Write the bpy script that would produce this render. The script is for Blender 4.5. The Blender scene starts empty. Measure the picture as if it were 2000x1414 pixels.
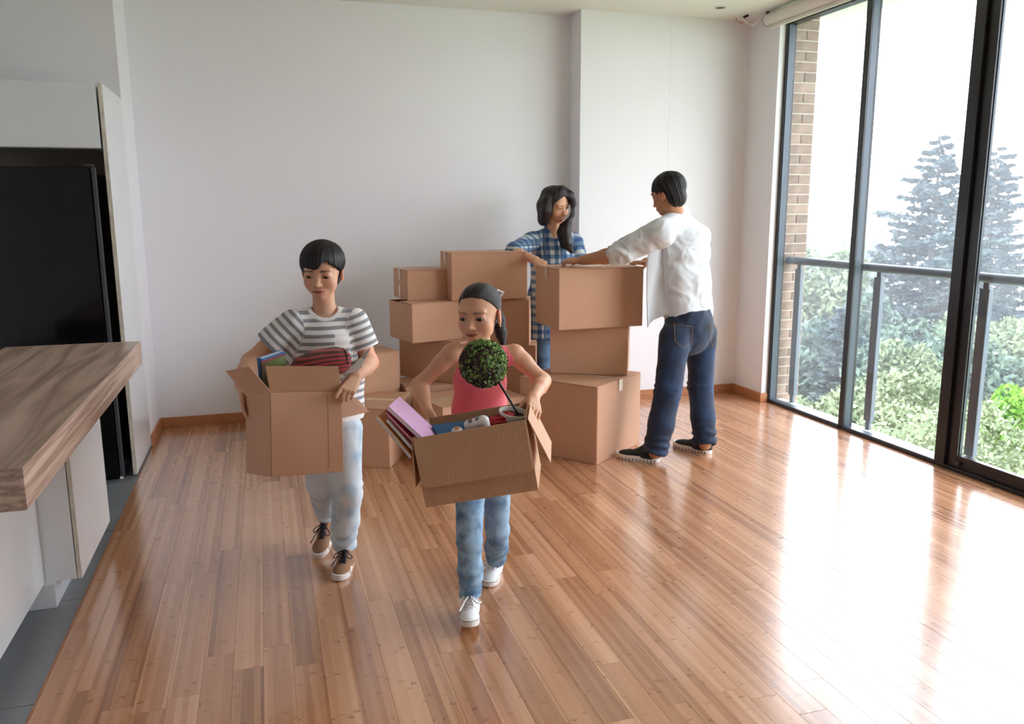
import bpy, bmesh, math, random
import numpy as np
from mathutils import Vector, Matrix
random.seed(7); np.random.seed(7)
sc = bpy.context.scene
COL = sc.collection

# ------------------------------------------------------------------ camera
F_PX, CX, CY, EYE = 1590.0, 1000.0, 707.0, 1.55
def nz(v):
    v = np.array(v, float); return v / np.linalg.norm(v)
_dn = nz((40, 8593, F_PX)); _Y = np.array((-493, -292, F_PX), float)
_Y = nz(_Y - _dn * (_Y @ _dn)); _X = np.cross(_Y, -_dn)
RM = np.array([_X, _Y, -_dn])
CAM = np.array((0, 0, EYE))
def ray(px, py): return RM @ np.array((px - CX, py - CY, F_PX))
def at(px, py, Y): r = ray(px, py); return CAM + r * (Y / r[1])
def atz(px, py, z): r = ray(px, py); return CAM + r * ((z - EYE) / r[2])

cd = bpy.data.cameras.new('camera'); cam = bpy.data.objects.new('camera', cd); COL.objects.link(cam)
cd.sensor_width = 36; cd.lens = F_PX / 2000 * 36; cd.clip_start = 0.05; cd.clip_end = 600
M = Matrix.Identity(4)
for i in range(3):
    M[i][0] = RM[i][0]; M[i][1] = -RM[i][1]; M[i][2] = -RM[i][2]
M.translation = Vector(CAM); cam.matrix_world = M
cd.dof.use_dof = True; cd.dof.focus_distance = 3.2; cd.dof.aperture_fstop = 5.0
sc.camera = cam
sc.view_settings.view_transform = 'Standard'; sc.view_settings.look = 'None'
sc.view_settings.exposure = EXPO = 0.0; sc.view_settings.gamma = 1.0; sc.view_settings.use_curve_mapping = False
sc.cycles.use_denoising = True
sc.cycles.diffuse_bounces = 6; sc.cycles.max_bounces = 12; sc.cycles.transparent_max_bounces = 16
sc.cycles.caustics_reflective = False; sc.cycles.caustics_refractive = False
sc.cycles.sample_clamp_indirect = 8.0

# ------------------------------------------------------------------ overcast daylight sky
w = bpy.data.worlds.new('overcast_sky'); sc.world = w; w.use_nodes = True
nt = w.node_tree; bg = nt.nodes['Background']
bg.inputs['Color'].default_value = (0.87, 0.918, 1.0, 1); bg.inputs['Strength'].default_value = 9.7
# portals: the real window openings, which only guide the sampling of the sky
def portal(name, loc, rot, sx, sy):
    l = bpy.data.lights.new(name, 'AREA'); l.shape = 'RECTANGLE'; l.size = sx; l.size_y = sy; l.energy = 1
    l.cycles.is_portal = True
    o = bpy.data.objects.new(name, l); COL.objects.link(o); o.location = loc; o.rotation_euler = rot
portal('window_portal', (4.03, 2.87, 1.5), (0, math.radians(90), 0), 2.95, 5.56)

# ------------------------------------------------------------------ helpers
def lin(r, g, b):
    f = lambda c: (c / 255 / 12.92) if c / 255 <= .04045 else ((c / 255 + .055) / 1.055) ** 2.4
    return (f(r), f(g), f(b), 1)
def mat(name, col, rough=.5, metal=0, coat=0, spec=.5, var=0, vscale=8, vstretch=(1, 1, 1), bump=0, bscale=40, sheen=0, rvar=0, sss=0, bstretch=None):
    """principled material with procedural tone variation and relief"""
    m = bpy.data.materials.new(name); m.use_nodes = True; t = m.node_tree; n = t.nodes; L = t.links
    b = n['Principled BSDF']; b.inputs['Roughness'].default_value = rough; b.inputs['Metallic'].default_value = metal
    b.inputs['Coat Weight'].default_value = coat; b.inputs['Specular IOR Level'].default_value = spec
    b.inputs['Sheen Weight'].default_value = sheen
    if sss:
        b.inputs['Subsurface Weight'].default_value = sss; b.inputs['Subsurface Radius'].default_value = (1, .4, .2); b.inputs['Subsurface Scale'].default_value = .008
    tc = n.new('ShaderNodeTexCoord')
    if var or rvar:
        mp = n.new('ShaderNodeMapping'); mp.inputs['Scale'].default_value = vstretch; L.new(tc.outputs['Object'], mp.inputs['Vector'])
        no = n.new('ShaderNodeTexNoise'); no.inputs['Scale'].default_value = vscale; no.inputs['Detail'].default_value = 5
        L.new(mp.outputs[0], no.inputs['Vector'])
    base = n.new('ShaderNodeMix'); base.data_type = 'RGBA'; base.blend_type = 'MULTIPLY'
    base.inputs[6].default_value = col if len(col) == 4 else (*col, 1)
    base.inputs[7].default_value = (1, 1, 1, 1); base.inputs[0].default_value = 1
    if var:
        mr = n.new('ShaderNodeMapRange'); mr.inputs[1].default_value = .3; mr.inputs[2].default_value = .7
        mr.inputs[3].default_value = 1 - var; mr.inputs[4].default_value = 1 + var
        L.new(no.outputs['Fac'], mr.inputs[0]); L.new(mr.outputs[0], base.inputs[7])
    L.new(base.outputs[2], b.inputs['Base Color'])
    if rvar:
        mr = n.new('ShaderNodeMapRange'); mr.inputs[3].default_value = max(.02, rough - rvar); mr.inputs[4].default_value = rough + rvar
        L.new(no.outputs['Fac'], mr.inputs[0]); L.new(mr.outputs[0], b.inputs['Roughness'])
    if bump:
        mp2 = n.new('ShaderNodeMapping'); mp2.inputs['Scale'].default_value = bstretch or vstretch; L.new(tc.outputs['Object'], mp2.inputs['Vector'])
        nb = n.new('ShaderNodeTexNoise'); nb.inputs['Scale'].default_value = bscale; nb.inputs['Detail'].default_value = 3
        L.new(mp2.outputs[0], nb.inputs['Vector'])
        bp = n.new('ShaderNodeBump'); bp.inputs['Strength'].default_value = bump; bp.inputs['Distance'].default_value = .004
        L.new(nb.outputs['Fac'], bp.inputs['Height']); L.new(bp.outputs[0], b.inputs['Normal'])
    return m
def nodes(m): return m.node_tree.nodes, m.node_tree.links, m.node_tree.nodes['Principled BSDF']

def setp(o, label=None, cat=None, group=None, kind=None):
    if label: o['label'] = label
    if cat: o['category'] = cat
    if group: o['group'] = group
    if kind: o['kind'] = kind
    return o
def empty(name, loc=(0, 0, 0), rot=(0, 0, 0), label=None, cat=None, group=None, kind=None):
    o = bpy.data.objects.new(name, None); COL.objects.link(o); o.location = loc; o.rotation_euler = rot
    o.empty_display_size = .05
    return setp(o, label, cat, group, kind)
def link(name, me, m=None, parent=None, **kw):
    o = bpy.data.objects.new(name, me); COL.objects.link(o)
    if m is not None and not me.materials:
        me.materials.append(m)
    if parent is not None: o.parent = parent
    return setp(o, **kw)
class MB:
    """collects shapes into one mesh"""
    def __init__(s): s.v = []; s.f = []; s.smooth = False
    def quad(s, a, b, c, d):
        i = len(s.v); s.v += [tuple(a), tuple(b), tuple(c), tuple(d)]; s.f.append((i, i + 1, i + 2, i + 3)); return s
    def tri(s, a, b, c):
        i = len(s.v); s.v += [tuple(a), tuple(b), tuple(c)]; s.f.append((i, i + 1, i + 2)); return s
    def box(s, x0, x1, y0, y1, z0, z1, M=None):
        i = len(s.v); p = [(x, y, z) for z in (z0, z1) for y in (y0, y1) for x in (x0, x1)]
        if M is not None: p = [tuple(M @ Vector(q)) for q in p]
        s.v += p
        s.f += [tuple(i + k for k in q) for q in ((0, 2, 3, 1), (4, 5, 7, 6), (0, 1, 5, 4), (1, 3, 7, 5), (3, 2, 6, 7), (2, 0, 4, 6))]
        return s
    def prism(s, pts, z0, z1, M=None):
        """outline pts (x,y) counter-clockwise, extruded"""
        i = len(s.v); n = len(pts); p = [(x, y, z) for z in (z0, z1) for x, y in pts]
        if M is not None: p = [tuple(M @ Vector(q)) for q in p]
        s.v += p; s.f.append(tuple(i + k for k in reversed(range(n)))); s.f.append(tuple(i + n + k for k in range(n)))
        for k in range(n):
            j = (k + 1) % n; s.f.append((i + k, i + j, i + n + j, i + n + k))
        return s
    def tube(s, pts, r, n=8, cap=True):
        P = [Vector(p) for p in pts]; i0 = len(s.v); up = None
        for k, p in enumerate(P):
            t = (P[min(k + 1, len(P) - 1)] - P[max(k - 1, 0)]).normalized()
            if up is None: up = t.orthogonal().normalized()
            up = (up - t * up.dot(t)); up = up.normalized() if up.length > 1e-6 else t.orthogonal().normalized()
            b = t.cross(up); rr = r[k] if isinstance(r, (list, tuple)) else r
            s.v += [tuple(p + (up * math.cos(2 * math.pi * a / n) + b * math.sin(2 * math.pi * a / n)) * rr) for a in range(n)]
        for k in range(len(P) - 1):
            for a in range(n):
                c = (a + 1) % n; u = i0 + k * n; s.f.append((u + a, u + c, u + n + c, u + n + a))
        if cap:
            s.f.append(tuple(i0 + a for a in reversed(range(n)))); s.f.append(tuple(i0 + (len(P) - 1) * n + a for a in range(n)))
        return s
    def lathe(s, prof, n=32, M=None):
        i0 = len(s.v)
        for r, z in prof:
            for a in range(n):
                q = Vector((r * math.cos(2 * math.pi * a / n), r * math.sin(2 * math.pi * a / n), z)); s.v.append(tuple(M @ q if M is not None else q))
        for k in range(len(prof) - 1):
            for a in range(n):
                c = (a + 1) % n; u = i0 + k * n; s.f.append((u + a, u + c, u + n + c, u + n + a))
        return s
    def build(s, name, m, parent=None, smooth=False, bevel=0, seg=2, **kw):
        me = bpy.data.meshes.new(name); me.from_pydata(s.v, [], s.f); me.update()
        if bevel:
            bm = bmesh.new(); bm.from_mesh(me); bmesh.ops.remove_doubles(bm, verts=bm.verts, dist=1e-5)
            es = [e for e in bm.edges if len(e.link_faces) == 2 and e.calc_face_angle(0) > .5]
            bmesh.ops.bevel(bm, geom=es, offset=bevel, segments=seg, affect='EDGES', profile=.5); bm.to_mesh(me); bm.free()
        if smooth:
            me.shade_smooth()
            if smooth != 'all':
                me.set_sharp_from_angle(angle=math.radians(40))
        return link(name, me, m, parent, **kw)
def rotz(a): return Matrix.Rotation(a, 4, 'Z')
def T(x, y, z): return Matrix.Translation((x, y, z))
# ------------------------------------------------------------------ materials of the room
M_WALL = mat('white_wall_paint', lin(232, 232, 236), .6, bump=.03, bscale=120)
M_CEIL = mat('ceiling_paint', lin(232, 230, 226), .7)
M_GAP = mat('dark_joint', lin(96, 66, 48), .8)
M_SKIRT = mat('bamboo_skirting', lin(176, 118, 78), .4, var=.12, vscale=20, vstretch=(.4, .4, 4))
M_TILE = mat('grey_floor_tile', lin(128, 132, 136), .38, var=.06, vscale=5)
M_GROUT = mat('grout', lin(80, 80, 80), .8)
M_CAB = mat('white_gloss_cabinet', lin(226, 230, 232), .16, coat=.4)
M_CHIP = mat('chipboard_edge', lin(205, 200, 185), .6, var=.2, vscale=60, vstretch=(1, 1, .3))
M_BLACK = mat('black_gloss', lin(7, 7, 9), .12, spec=.35)
M_DGREY = mat('dark_grey_metal', lin(70, 72, 78), .4, metal=.3)
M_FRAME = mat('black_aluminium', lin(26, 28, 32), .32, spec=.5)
M_FRAMELIT = mat('lit_frame_tone', lin(70, 80, 90), .35, metal=.2)  # frame colour brightened to stand for daylight on faces near the glass
M_RAIL = mat('grey_painted_rail', lin(96, 108, 120), .4)
M_BLIND = mat('white_blind_fabric', lin(220, 216, 208), .7)
M_WHITE = mat('white_plastic', lin(225, 225, 225), .4)
M_ORANGE = mat('orange_cable', lin(200, 110, 60), .5)
M_CONC = mat('pale_concrete', lin(190, 188, 182), .8, var=.08)

def bamboo():
    m = mat('bamboo_plank', lin(190, 128, 82), .2)
    n, L, b = nodes(m)
    tc = n.new('ShaderNodeTexCoord'); oi = n.new('ShaderNodeObjectInfo')
    comb = n.new('ShaderNodeCombineXYZ'); mul = n.new('ShaderNodeMath'); mul.operation = 'MULTIPLY'; mul.inputs[1].default_value = 37.0
    L.new(oi.outputs['Random'], mul.inputs[0]); L.new(mul.outputs[0], comb.inputs[1]); L.new(mul.outputs[0], comb.inputs[2])
    add = n.new('ShaderNodeVectorMath'); add.operation = 'ADD'; L.new(tc.outputs['Object'], add.inputs[0]); L.new(comb.outputs[0], add.inputs[1])
    sep = n.new('ShaderNodeSeparateXYZ'); L.new(add.outputs[0], sep.inputs[0])
    # strips ~ 20 mm wide, each its own tone
    sx = n.new('ShaderNodeMath'); sx.operation = 'MULTIPLY'; sx.inputs[1].default_value = 50; L.new(sep.outputs[0], sx.inputs[0])
    fl = n.new('ShaderNodeMath'); fl.operation = 'FLOOR'; L.new(sx.outputs[0], fl.inputs[0])
    c2 = n.new('ShaderNodeCombineXYZ'); L.new(fl.outputs[0], c2.inputs[0]); L.new(mul.outputs[0], c2.inputs[1])
    wn = n.new('ShaderNodeTexWhiteNoise'); wn.noise_dimensions = '2D'; L.new(c2.outputs[0], wn.inputs['Vector'])
    # fine grain
    mp = n.new('ShaderNodeMapping'); mp.inputs['Scale'].default_value = (260, 6, 1); L.new(add.outputs[0], mp.inputs['Vector'])
    gr = n.new('ShaderNodeTexNoise'); gr.inputs['Scale'].default_value = 1; gr.inputs['Detail'].default_value = 4; L.new(mp.outputs[0], gr.inputs['Vector'])
    # knuckles: short dark smears, at a different place on every strip
    kk = n.new('ShaderNodeMath'); kk.operation = 'MULTIPLY_ADD'; kk.inputs[1].default_value = 4.2; L.new(sep.outputs[1], kk.inputs[0])
    k2 = n.new('ShaderNodeMath'); k2.operation = 'MULTIPLY'; k2.inputs[1].default_value = 7; L.new(wn.outputs[0], k2.inputs[0]); L.new(k2.outputs[0], kk.inputs[2])
    wob = n.new('ShaderNodeTexNoise'); wob.inputs['Scale'].default_value = 60; L.new(add.outputs[0], wob.inputs['Vector'])
    wob2 = n.new('ShaderNodeMath'); wob2.operation = 'MULTIPLY_ADD'; wob2.inputs[1].default_value = .1; L.new(wob.outputs[0], wob2.inputs[0]); L.new(kk.outputs[0], wob2.inputs[2])
    fr = n.new('ShaderNodeMath'); fr.operation = 'FRACT'; L.new(wob2.outputs[0], fr.inputs[0])
    kn = n.new('ShaderNodeMapRange'); kn.inputs[1].default_value = 0; kn.inputs[2].default_value = .07; kn.inputs[3].default_value = 1; kn.inputs[4].default_value = 0; kn.clamp = True; L.new(fr.outputs[0], kn.inputs[0])
    kd = n.new('ShaderNodeTexNoise'); kd.inputs['Scale'].default_value = 22; L.new(add.outputs[0], kd.inputs['Vector'])
    kd2 = n.new('ShaderNodeMapRange'); kd2.inputs[1].default_value = .45; kd2.inputs[2].default_value = .62; L.new(kd.outputs[0], kd2.inputs[0])
    km = n.new('ShaderNodeMath'); km.operation = 'MULTIPLY'; L.new(kn.outputs[0], km.inputs[0]); L.new(kd2.outputs[0], km.inputs[1])
    # tone = plank random + strip random + grain
    t1 = n.new('ShaderNodeMath'); t1.operation = 'MULTIPLY_ADD'; t1.inputs[1].default_value = .42; L.new(wn.outputs[0], t1.inputs[0])
    t0 = n.new('ShaderNodeMath'); t0.operation = 'MULTIPLY'; t0.inputs[1].default_value = .34; L.new(oi.outputs['Random'], t0.inputs[0]); L.new(t0.outputs[0], t1.inputs[2])
    t2 = n.new('ShaderNodeMath'); t2.operation = 'MULTIPLY_ADD'; t2.inputs[1].default_value = .32; L.new(gr.outputs[0], t2.inputs[0]); L.new(t1.outputs[0], t2.inputs[2])
    cr = n.new('ShaderNodeValToRGB'); e = cr.color_ramp.elements
    e[0].position = .15; e[0].color = lin(142, 94, 64); e[1].position = .9; e[1].color = lin(216, 166, 128)
    x = cr.color_ramp.elements.new(.5); x.color = lin(188, 134, 96); L.new(t2.outputs[0], cr.inputs[0])
    mx = n.new('ShaderNodeMix'); mx.data_type = 'RGBA'; mx.inputs[7].default_value = lin(112, 66, 40)
    kf = n.new('ShaderNodeMath'); kf.operation = 'MULTIPLY'; kf.inputs[1].default_value = .75; L.new(km.outputs[0], kf.inputs[0])
    L.new(kf.outputs[0], mx.inputs[0]); L.new(cr.outputs[0], mx.inputs[6]); L.new(mx.outputs[2], b.inputs['Base Color'])
    rn = n.new('ShaderNodeTexNoise'); rn.inputs['Scale'].default_value = 9; L.new(tc.outputs['Object'], rn.inputs['Vector'])
    rr = n.new('ShaderNodeMapRange'); rr.inputs[3].default_value = .13; rr.inputs[4].default_value = .27; L.new(rn.outputs[0], rr.inputs[0]); L.new(rr.outputs[0], b.inputs['Roughness'])
    b.inputs['Coat Weight'].default_value = 1; b.inputs['Coat Roughness'].default_value = .2; b.inputs['Coat IOR'].default_value = 1.65
    bp = n.new('ShaderNodeBump'); bp.inputs['Strength'].default_value = .05; bp.inputs['Distance'].default_value = .001; L.new(gr.outputs[0], bp.inputs['Height']); L.new(bp.outputs[0], b.inputs['Normal'])
    return m
M_PLANK = bamboo()
def countertop():
    m = mat('ash_laminate', lin(200, 175, 155), .35); n, L, b = nodes(m)
    tc = n.new('ShaderNodeTexCoord'); mp = n.new('ShaderNodeMapping'); mp.inputs['Scale'].default_value = (6, .55, 24); L.new(tc.outputs['Object'], mp.inputs[0])
    w1 = n.new('ShaderNodeTexNoise'); w1.inputs['Scale'].default_value = 1.4; w1.inputs['Detail'].default_value = 3; w1.inputs['Distortion'].default_value = .3; L.new(mp.outputs[0], w1.inputs[0])
    sc1 = n.new('ShaderNodeMath'); sc1.operation = 'MULTIPLY'; sc1.inputs[1].default_value = 4; L.new(w1.outputs[0], sc1.inputs[0])
    fr = n.new('ShaderNodeMath'); fr.operation = 'PINGPONG'; fr.inputs[1].default_value = .5; L.new(sc1.outputs[0], fr.inputs[0])
    mp3 = n.new('ShaderNodeMapping'); mp3.inputs['Scale'].default_value = (150, 5, 150); L.new(tc.outputs['Object'], mp3.inputs[0])
    fi = n.new('ShaderNodeTexNoise'); fi.inputs['Scale'].default_value = 1; L.new(mp3.outputs[0], fi.inputs[0])
    ad = n.new('ShaderNodeMath'); ad.operation = 'MULTIPLY_ADD'; ad.inputs[1].default_value = .35; L.new(fi.outputs[0], ad.inputs[0]); L.new(fr.outputs[0], ad.inputs[2])
    cr = n.new('ShaderNodeValToRGB'); e = cr.color_ramp.elements; e[0].position = .1; e[0].color = lin(150, 124, 106); e[1].position = .65; e[1].color = lin(204, 180, 164)
    L.new(ad.outputs[0], cr.inputs[0]); L.new(cr.outputs[0], b.inputs['Base Color']); return m
M_COUNTER = countertop()
def glass():
    m = bpy.data.materials.new('window_glass'); m.use_nodes = True; n = m.node_tree.nodes; L = m.node_tree.links; n.clear()
    o = n.new('ShaderNodeOutputMaterial'); mx = n.new('ShaderNodeMixShader'); tr = n.new('ShaderNodeBsdfTransparent'); gl = n.new('ShaderNodeBsdfGlossy')
    gl.inputs['Roughness'].default_value = .0; lw = n.new('ShaderNodeLayerWeight'); lw.inputs[0].default_value = .5
    p5 = n.new('ShaderNodeMath'); p5.operation = 'POWER'; p5.inputs[1].default_value = 5; L.new(lw.outputs['Facing'], p5.inputs[0])
    fr = n.new('ShaderNodeMath'); fr.operation = 'MULTIPLY_ADD'; fr.inputs[1].default_value = .9; fr.inputs[2].default_value = .03; L.new(p5.outputs[0], fr.inputs[0])
    tr.inputs[0].default_value = (.975, .98, .985, 1)
    L.new(fr.outputs[0], mx.inputs[0]); L.new(tr.outputs[0], mx.inputs[1]); L.new(gl.outputs[0], mx.inputs[2]); L.new(mx.outputs[0], o.inputs[0]); return m
M_GLASS = glass()

# ------------------------------------------------------------------ floor: bamboo planks, one object each
XL, XR, YB, YB2, ZC, YF = -.777, 3.905, 6.29, 6.06, 3.04, -2.2
floor = MB().box(-3.2, 3.985, YF - .1, 6.5, -.12, -.0045).build('floor', M_GAP, kind='structure')
pw, pl = .1, .96
def plank_mesh(L, W):
    b = MB(); g = .0003; b.box(-W / 2 + g, W / 2 - g, g, L - g, -.006, 0)
    o = b.build('plank', M_PLANK, bevel=.0004, seg=1); me = o.data; bpy.data.objects.remove(o); return me
full = plank_mesh(pl, pw); cache = {}
stuff = MB(); ncol = int(math.ceil((XR - XL) / pw)); cnt = 0
for c in range(ncol):
    x0 = XL + c * pw; x1 = min(XR, x0 + pw); ymax = YB if x0 < 2.35 else YB2
    off = random.choice([0, .32, .64, .16, .48, .8]) + random.uniform(-.05, .05)
    y = 1.62 + off * 1.0 - .96
    while y < ymax:
        L = min(pl, ymax - y); y_end = y + L
        if L > .02 and y_end > 1.95:
            if abs(L - pl) < 1e-6 and abs(x1 - x0 - pw) < 1e-6: me = full
            else:
                key = (round(L, 3), round(x1 - x0, 3))
                me = cache.get(key) or plank_mesh(L, x1 - x0); cache[key] = me
            o = bpy.data.objects.new('plank', me); COL.objects.link(o); o.parent = floor; o.location = ((x0 + x1) / 2, y, 0); cnt += 1
        elif L > .02:
            stuff.box(x0 + .0006, x1 - .0006, y, y_end - .0012, -.006, 0)
        y = y_end
    y = 1.62 + off - .96
    while y > YF:
        stuff.box(x0 + .0006, x1 - .0006, max(YF, y - pl) + .0012, y, -.006, 0); y -= pl
stuff.build('plank_rest', M_PLANK, floor, kind='stuff')
print('planks', cnt)
# grey tiles of the kitchen
for i in range(4):
    for j in range(8):
        x1 = XL - .004 - i * .6; y0 = -1.84 + j * .76 + .002
        y1 = -1.84 + (j + 1) * .76 - .002
        y0 = max(y0, YF)
        o = MB().box(x1 - .596, x1, y0, min(y1 if j < 7 or i > 9 else y1, 5.9) if not (j == 7) else 4.23, -.006, -.001).build('tile', M_TILE, floor, bevel=.001, seg=1)
for i in range(4):
    x1 = XL - .004 - i * .6
    MB().box(x1 - .596, x1, 4.242, 4.996, -.006, -.001).build('tile', M_TILE, floor, bevel=.001, seg=1)
    MB().box(x1 - .596, x1, 5.002, 5.79, -.006, -.001).build('tile', M_TILE, floor, bevel=.001, seg=1)
MB().box(XL - .006, XL - .001, YF, 5.80, -.006, .0005).build('trim_1', M_SKIRT, kind='structure')

# ------------------------------------------------------------------ shell
MB().box(-3.2, 2.40, YB, YB + .12, 0, ZC).build('wall_back', M_WALL, kind='structure')
wb = MB().box(2.40, 3.153, YB2, YB2 + .35, 0, ZC).box(3.156, 3.99, YB2, YB2 + .35, 0, ZC).box(3.153, 3.156, YB2 + .0015, YB2 + .3, 0, ZC)
wb.build('wall_back_right', M_WALL, kind='structure')
MB().box(3.852, 3.99, 5.645, YB2, 0, ZC).build('wall_right', M_WALL, kind='structure')
MB().box(-.93, -.79, 5.80, YB, 0, ZC).box(-3.0, -.93, 5.80, 5.95, 0, ZC).build('wall_left', M_WALL, kind='structure')
MB().box(-3.2, -2.7, YF, 5.9, 0, ZC).build('wall_kitchen', M_WALL, kind='structure')
MB().box(-3.2, 4.2, YF - .12, YF, 0, ZC).build('wall_front', M_WALL, kind='structure')
MB().box(3.89, 4.05, YF, .1, 0, ZC).build('wall_right_near', M_WALL, kind='structure')  # unseen; lengthened over a window bay to darken the kitchen
MB().box(-3.2, 4.08, YF - .12, 6.45, ZC, ZC + .15).build('ceiling', M_CEIL, kind='structure')
MB().box(3.88, 4.08, .1, 5.645, 2.99, ZC).build('trim_2', M_WALL, kind='structure')
# skirting
SK = .075
MB().box(-.778, 2.4, YB - .014, YB, 0, SK).build('baseboard_back', M_SKIRT, kind='structure', bevel=.002)
MB().box(2.386, 3.852, YB2 - .014, YB2, 0, SK).box(2.386, 2.4, YB2, YB - .014, 0, SK).build('baseboard_back_right', M_SKIRT, kind='structure', bevel=.002)
MB().box(3.838, 3.852, 5.631, YB2 - .014, 0, SK).box(3.852, 3.905, 5.631, 5.645, 0, SK).build('baseboard_right', M_SKIRT, kind='structure', bevel=.002)
MB().box(-.79, -.776, 5.80, YB - .014, 0, SK).build('baseboard_left', M_SKIRT, kind='structure', bevel=.002)
# recessed downlight in the ceiling
dl = empty('ceiling_downlight', (3.374, 5.715, ZC), label='small round recessed downlight in the ceiling near the window corner', cat='ceiling light')
MB().lathe([(.05, 0), (.05, -.004), (.036, -.006), (.036, 0)], 28).build('ring', M_WHITE, dl, smooth=True)
MB().lathe([(.0, -.001), (.036, -.001)], 28).build('diffuser', M_DGREY, dl)

# ------------------------------------------------------------------ windows
def window_part(mb, name, m, parent=None, **k): return mb.build(name, m, parent, bevel=.002, seg=1, **k)
GX0, GX1, GLX = 3.905, 3.985, 3.972
win = [(5.620, 4.767), (4.715, 3.877)]
w1 = empty('window_1', (GX0, 5.2, 0), kind='structure'); w2 = empty('window_2', (GX0, 4.3, 0), kind='structure')
def loc(mb, o):
    l = Vector(o.location); mb.v = [tuple(Vector(v) - l) for v in mb.v]; return mb
window_part(loc(MB().box(GX0, GX1, 5.62, 5.645, 0, 2.99), w1), 'jamb', M_FRAME, w1)
window_part(loc(MB().box(GX0, GX1, 4.715, 4.767, .02, 2.96), w1), 'mullion', M_FRAME, w1)
window_part(loc(MB().box(GX0, GX1 - .004, 4.767, 5.62, 0, .024), w1), 'sill', M_FRAME, w1)
window_part(loc(MB().box(GX0 + .006, GX1 - .016, 4.768, 5.619, .024, .027), w1), 'sill_lit_top', M_FRAMELIT, w1, label='sill top with sky light painted on as a paler strip')  # brightness of the sill top painted as a paler strip
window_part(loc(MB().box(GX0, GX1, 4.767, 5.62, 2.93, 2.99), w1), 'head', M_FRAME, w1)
window_part(loc(MB().box(GX0 + .008, GX1 - .02, 5.612, 5.6205, .024, 2.93), w1), 'jamb_lit_side', M_FRAMELIT, w1)  # strip painting the outside light onto the jamb's inner face
window_part(loc(MB().box(GX0 + .012, GX1 - .02, 4.7145, 4.716, .024, 2.93), w1), 'mullion_lit_side', M_FRAMELIT, w1)  # same painted daylight on the mullion's side
loc(MB().box(GLX, GLX + .006, 4.767, 5.62, .024, 2.93), w1).build('pane', M_GLASS, w1)
window_part(loc(MB().box(GX0, GX1 - .004, 3.877, 4.715, 0, .024), w2), 'sill', M_FRAME, w2)
window_part(loc(MB().box(GX0 + .006, GX1 - .016, 3.878, 4.714, .024, .027), w2), 'sill_lit_top', M_FRAMELIT, w2, label='sill top with sky light painted on as a paler strip')  # painted sill brightness, as on the first window
window_part(loc(MB().box(GX0, GX1, 3.877, 4.715, 2.93, 2.99), w2), 'head', M_FRAME, w2)
window_part(loc(MB().box(GX0, GX1 + .02, 3.80, 3.877, 0, 2.99).box(GX0 + .004, GX0 + .012, 3.83, 3.842, .02, 2.99), w2), 'mullion', M_FRAME, w2)
loc(MB().box(GLX, GLX + .006, 3.877, 4.715, .024, 2.93), w2).build('pane', M_GLASS, w2)
# balcony doors that follow towards the camera
def door(i, y1, y0):
    d = empty('door_%d' % i, (GX0, y1, 0), kind='structure')
    X0, X1 = GX0 + .022, GX0 + .062
    window_part(loc(MB().box(X0, X1, y1 - .07, y1, .02, 2.97), d), 'stile', M_FRAME, d)
    window_part(loc(MB().box(X0, X1, y0, y0 + .07, .02, 2.97), d), 'stile', M_FRAME, d)
    window_part(loc(MB().box(X0, X1, y0 + .07, y1 - .07, .02, .095), d), 'bottom_rail', M_FRAME, d)
    window_part(loc(MB().box(X0, X1, y0 + .07, y1 - .07, 2.9, 2.97), d), 'top_rail', M_FRAME, d)
    window_part(loc(MB().box(X0 + .014, X0 + .03, y1 - .076, y1 - .07, .095, 2.9), d), 'gasket', M_FRAMELIT, d)
    loc(MB().box(X0 + .02, X0 + .026, y0 + .07, y1 - .07, .095, 2.9), d).build('pane', M_GLASS, d)
    window_part(loc(MB().box(GX0, GX1, y0, y1, 0, .022), d), 'track', M_FRAME, d)
    window_part(loc(MB().box(GX0, GX1, y0, y1, 2.965, 2.99), d), 'head', M_FRAME, d)
    return d
d1 = door(1, 3.80, 1.95)
MB().lathe([(0, .012), (.009, .012), (.013, .008), (.013, 0)], 20, T(.012, -.095, .05) @ Matrix.Rotation(-math.pi / 2, 4, 'Y')).build('door_stop', M_DGREY, d1, smooth=True)
d2 = door(2, 1.95, .1)

# roller blind above the glass
bl = empty('roller_blind', (3.79, 5.72, 2.975), label='rolled-up white roller blind under the ceiling along the window wall', cat='blind')
MB().tube([(0, 0, 0), (0, -6.9, 0)], .044, 28).build('fabric_roll', M_BLIND, bl, smooth=True)
MB().box(-.004, .012, -6.9, -.02, -.072, -.046).box(.006, .009, -6.9, -.02, -.05, -.03).build('hem_bar', M_BLIND, bl, bevel=.002)
MB().tube([(0, .006, 0), (0, .0, 0)], .045, 28).box(-.012, .012, .0, .006, 0, .063).build('end_bracket', M_DGREY, bl, bevel=.001)
MB().tube([at(1448, 34, 5.9) - np.array((3.79, 5.72, 2.975)), (-.03, .16, -.01), (0.0, .02, .05)], .012, 8).build('cable_cover', M_BLIND, bl)
wi = empty('wire_stub', (at(1438, 24, 5.95)), label='loose orange electric wires with a black connector hanging from the ceiling corner', cat='wire')
_o = np.array(wi.location)
MB().tube([at(1434, 22, 5.97) - _o, at(1436, 32, 5.97) - _o, at(1441, 42, 5.95) - _o, at(1449, 46, 5.93) - _o, at(1452, 38, 5.9) - _o], .003, 6).build('wire', M_ORANGE, wi)
MB().tube([at(1450, 35, 5.9) - _o, at(1462, 30, 5.86) - _o], .009, 8).build('connector', M_BLACK, wi)

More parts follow.
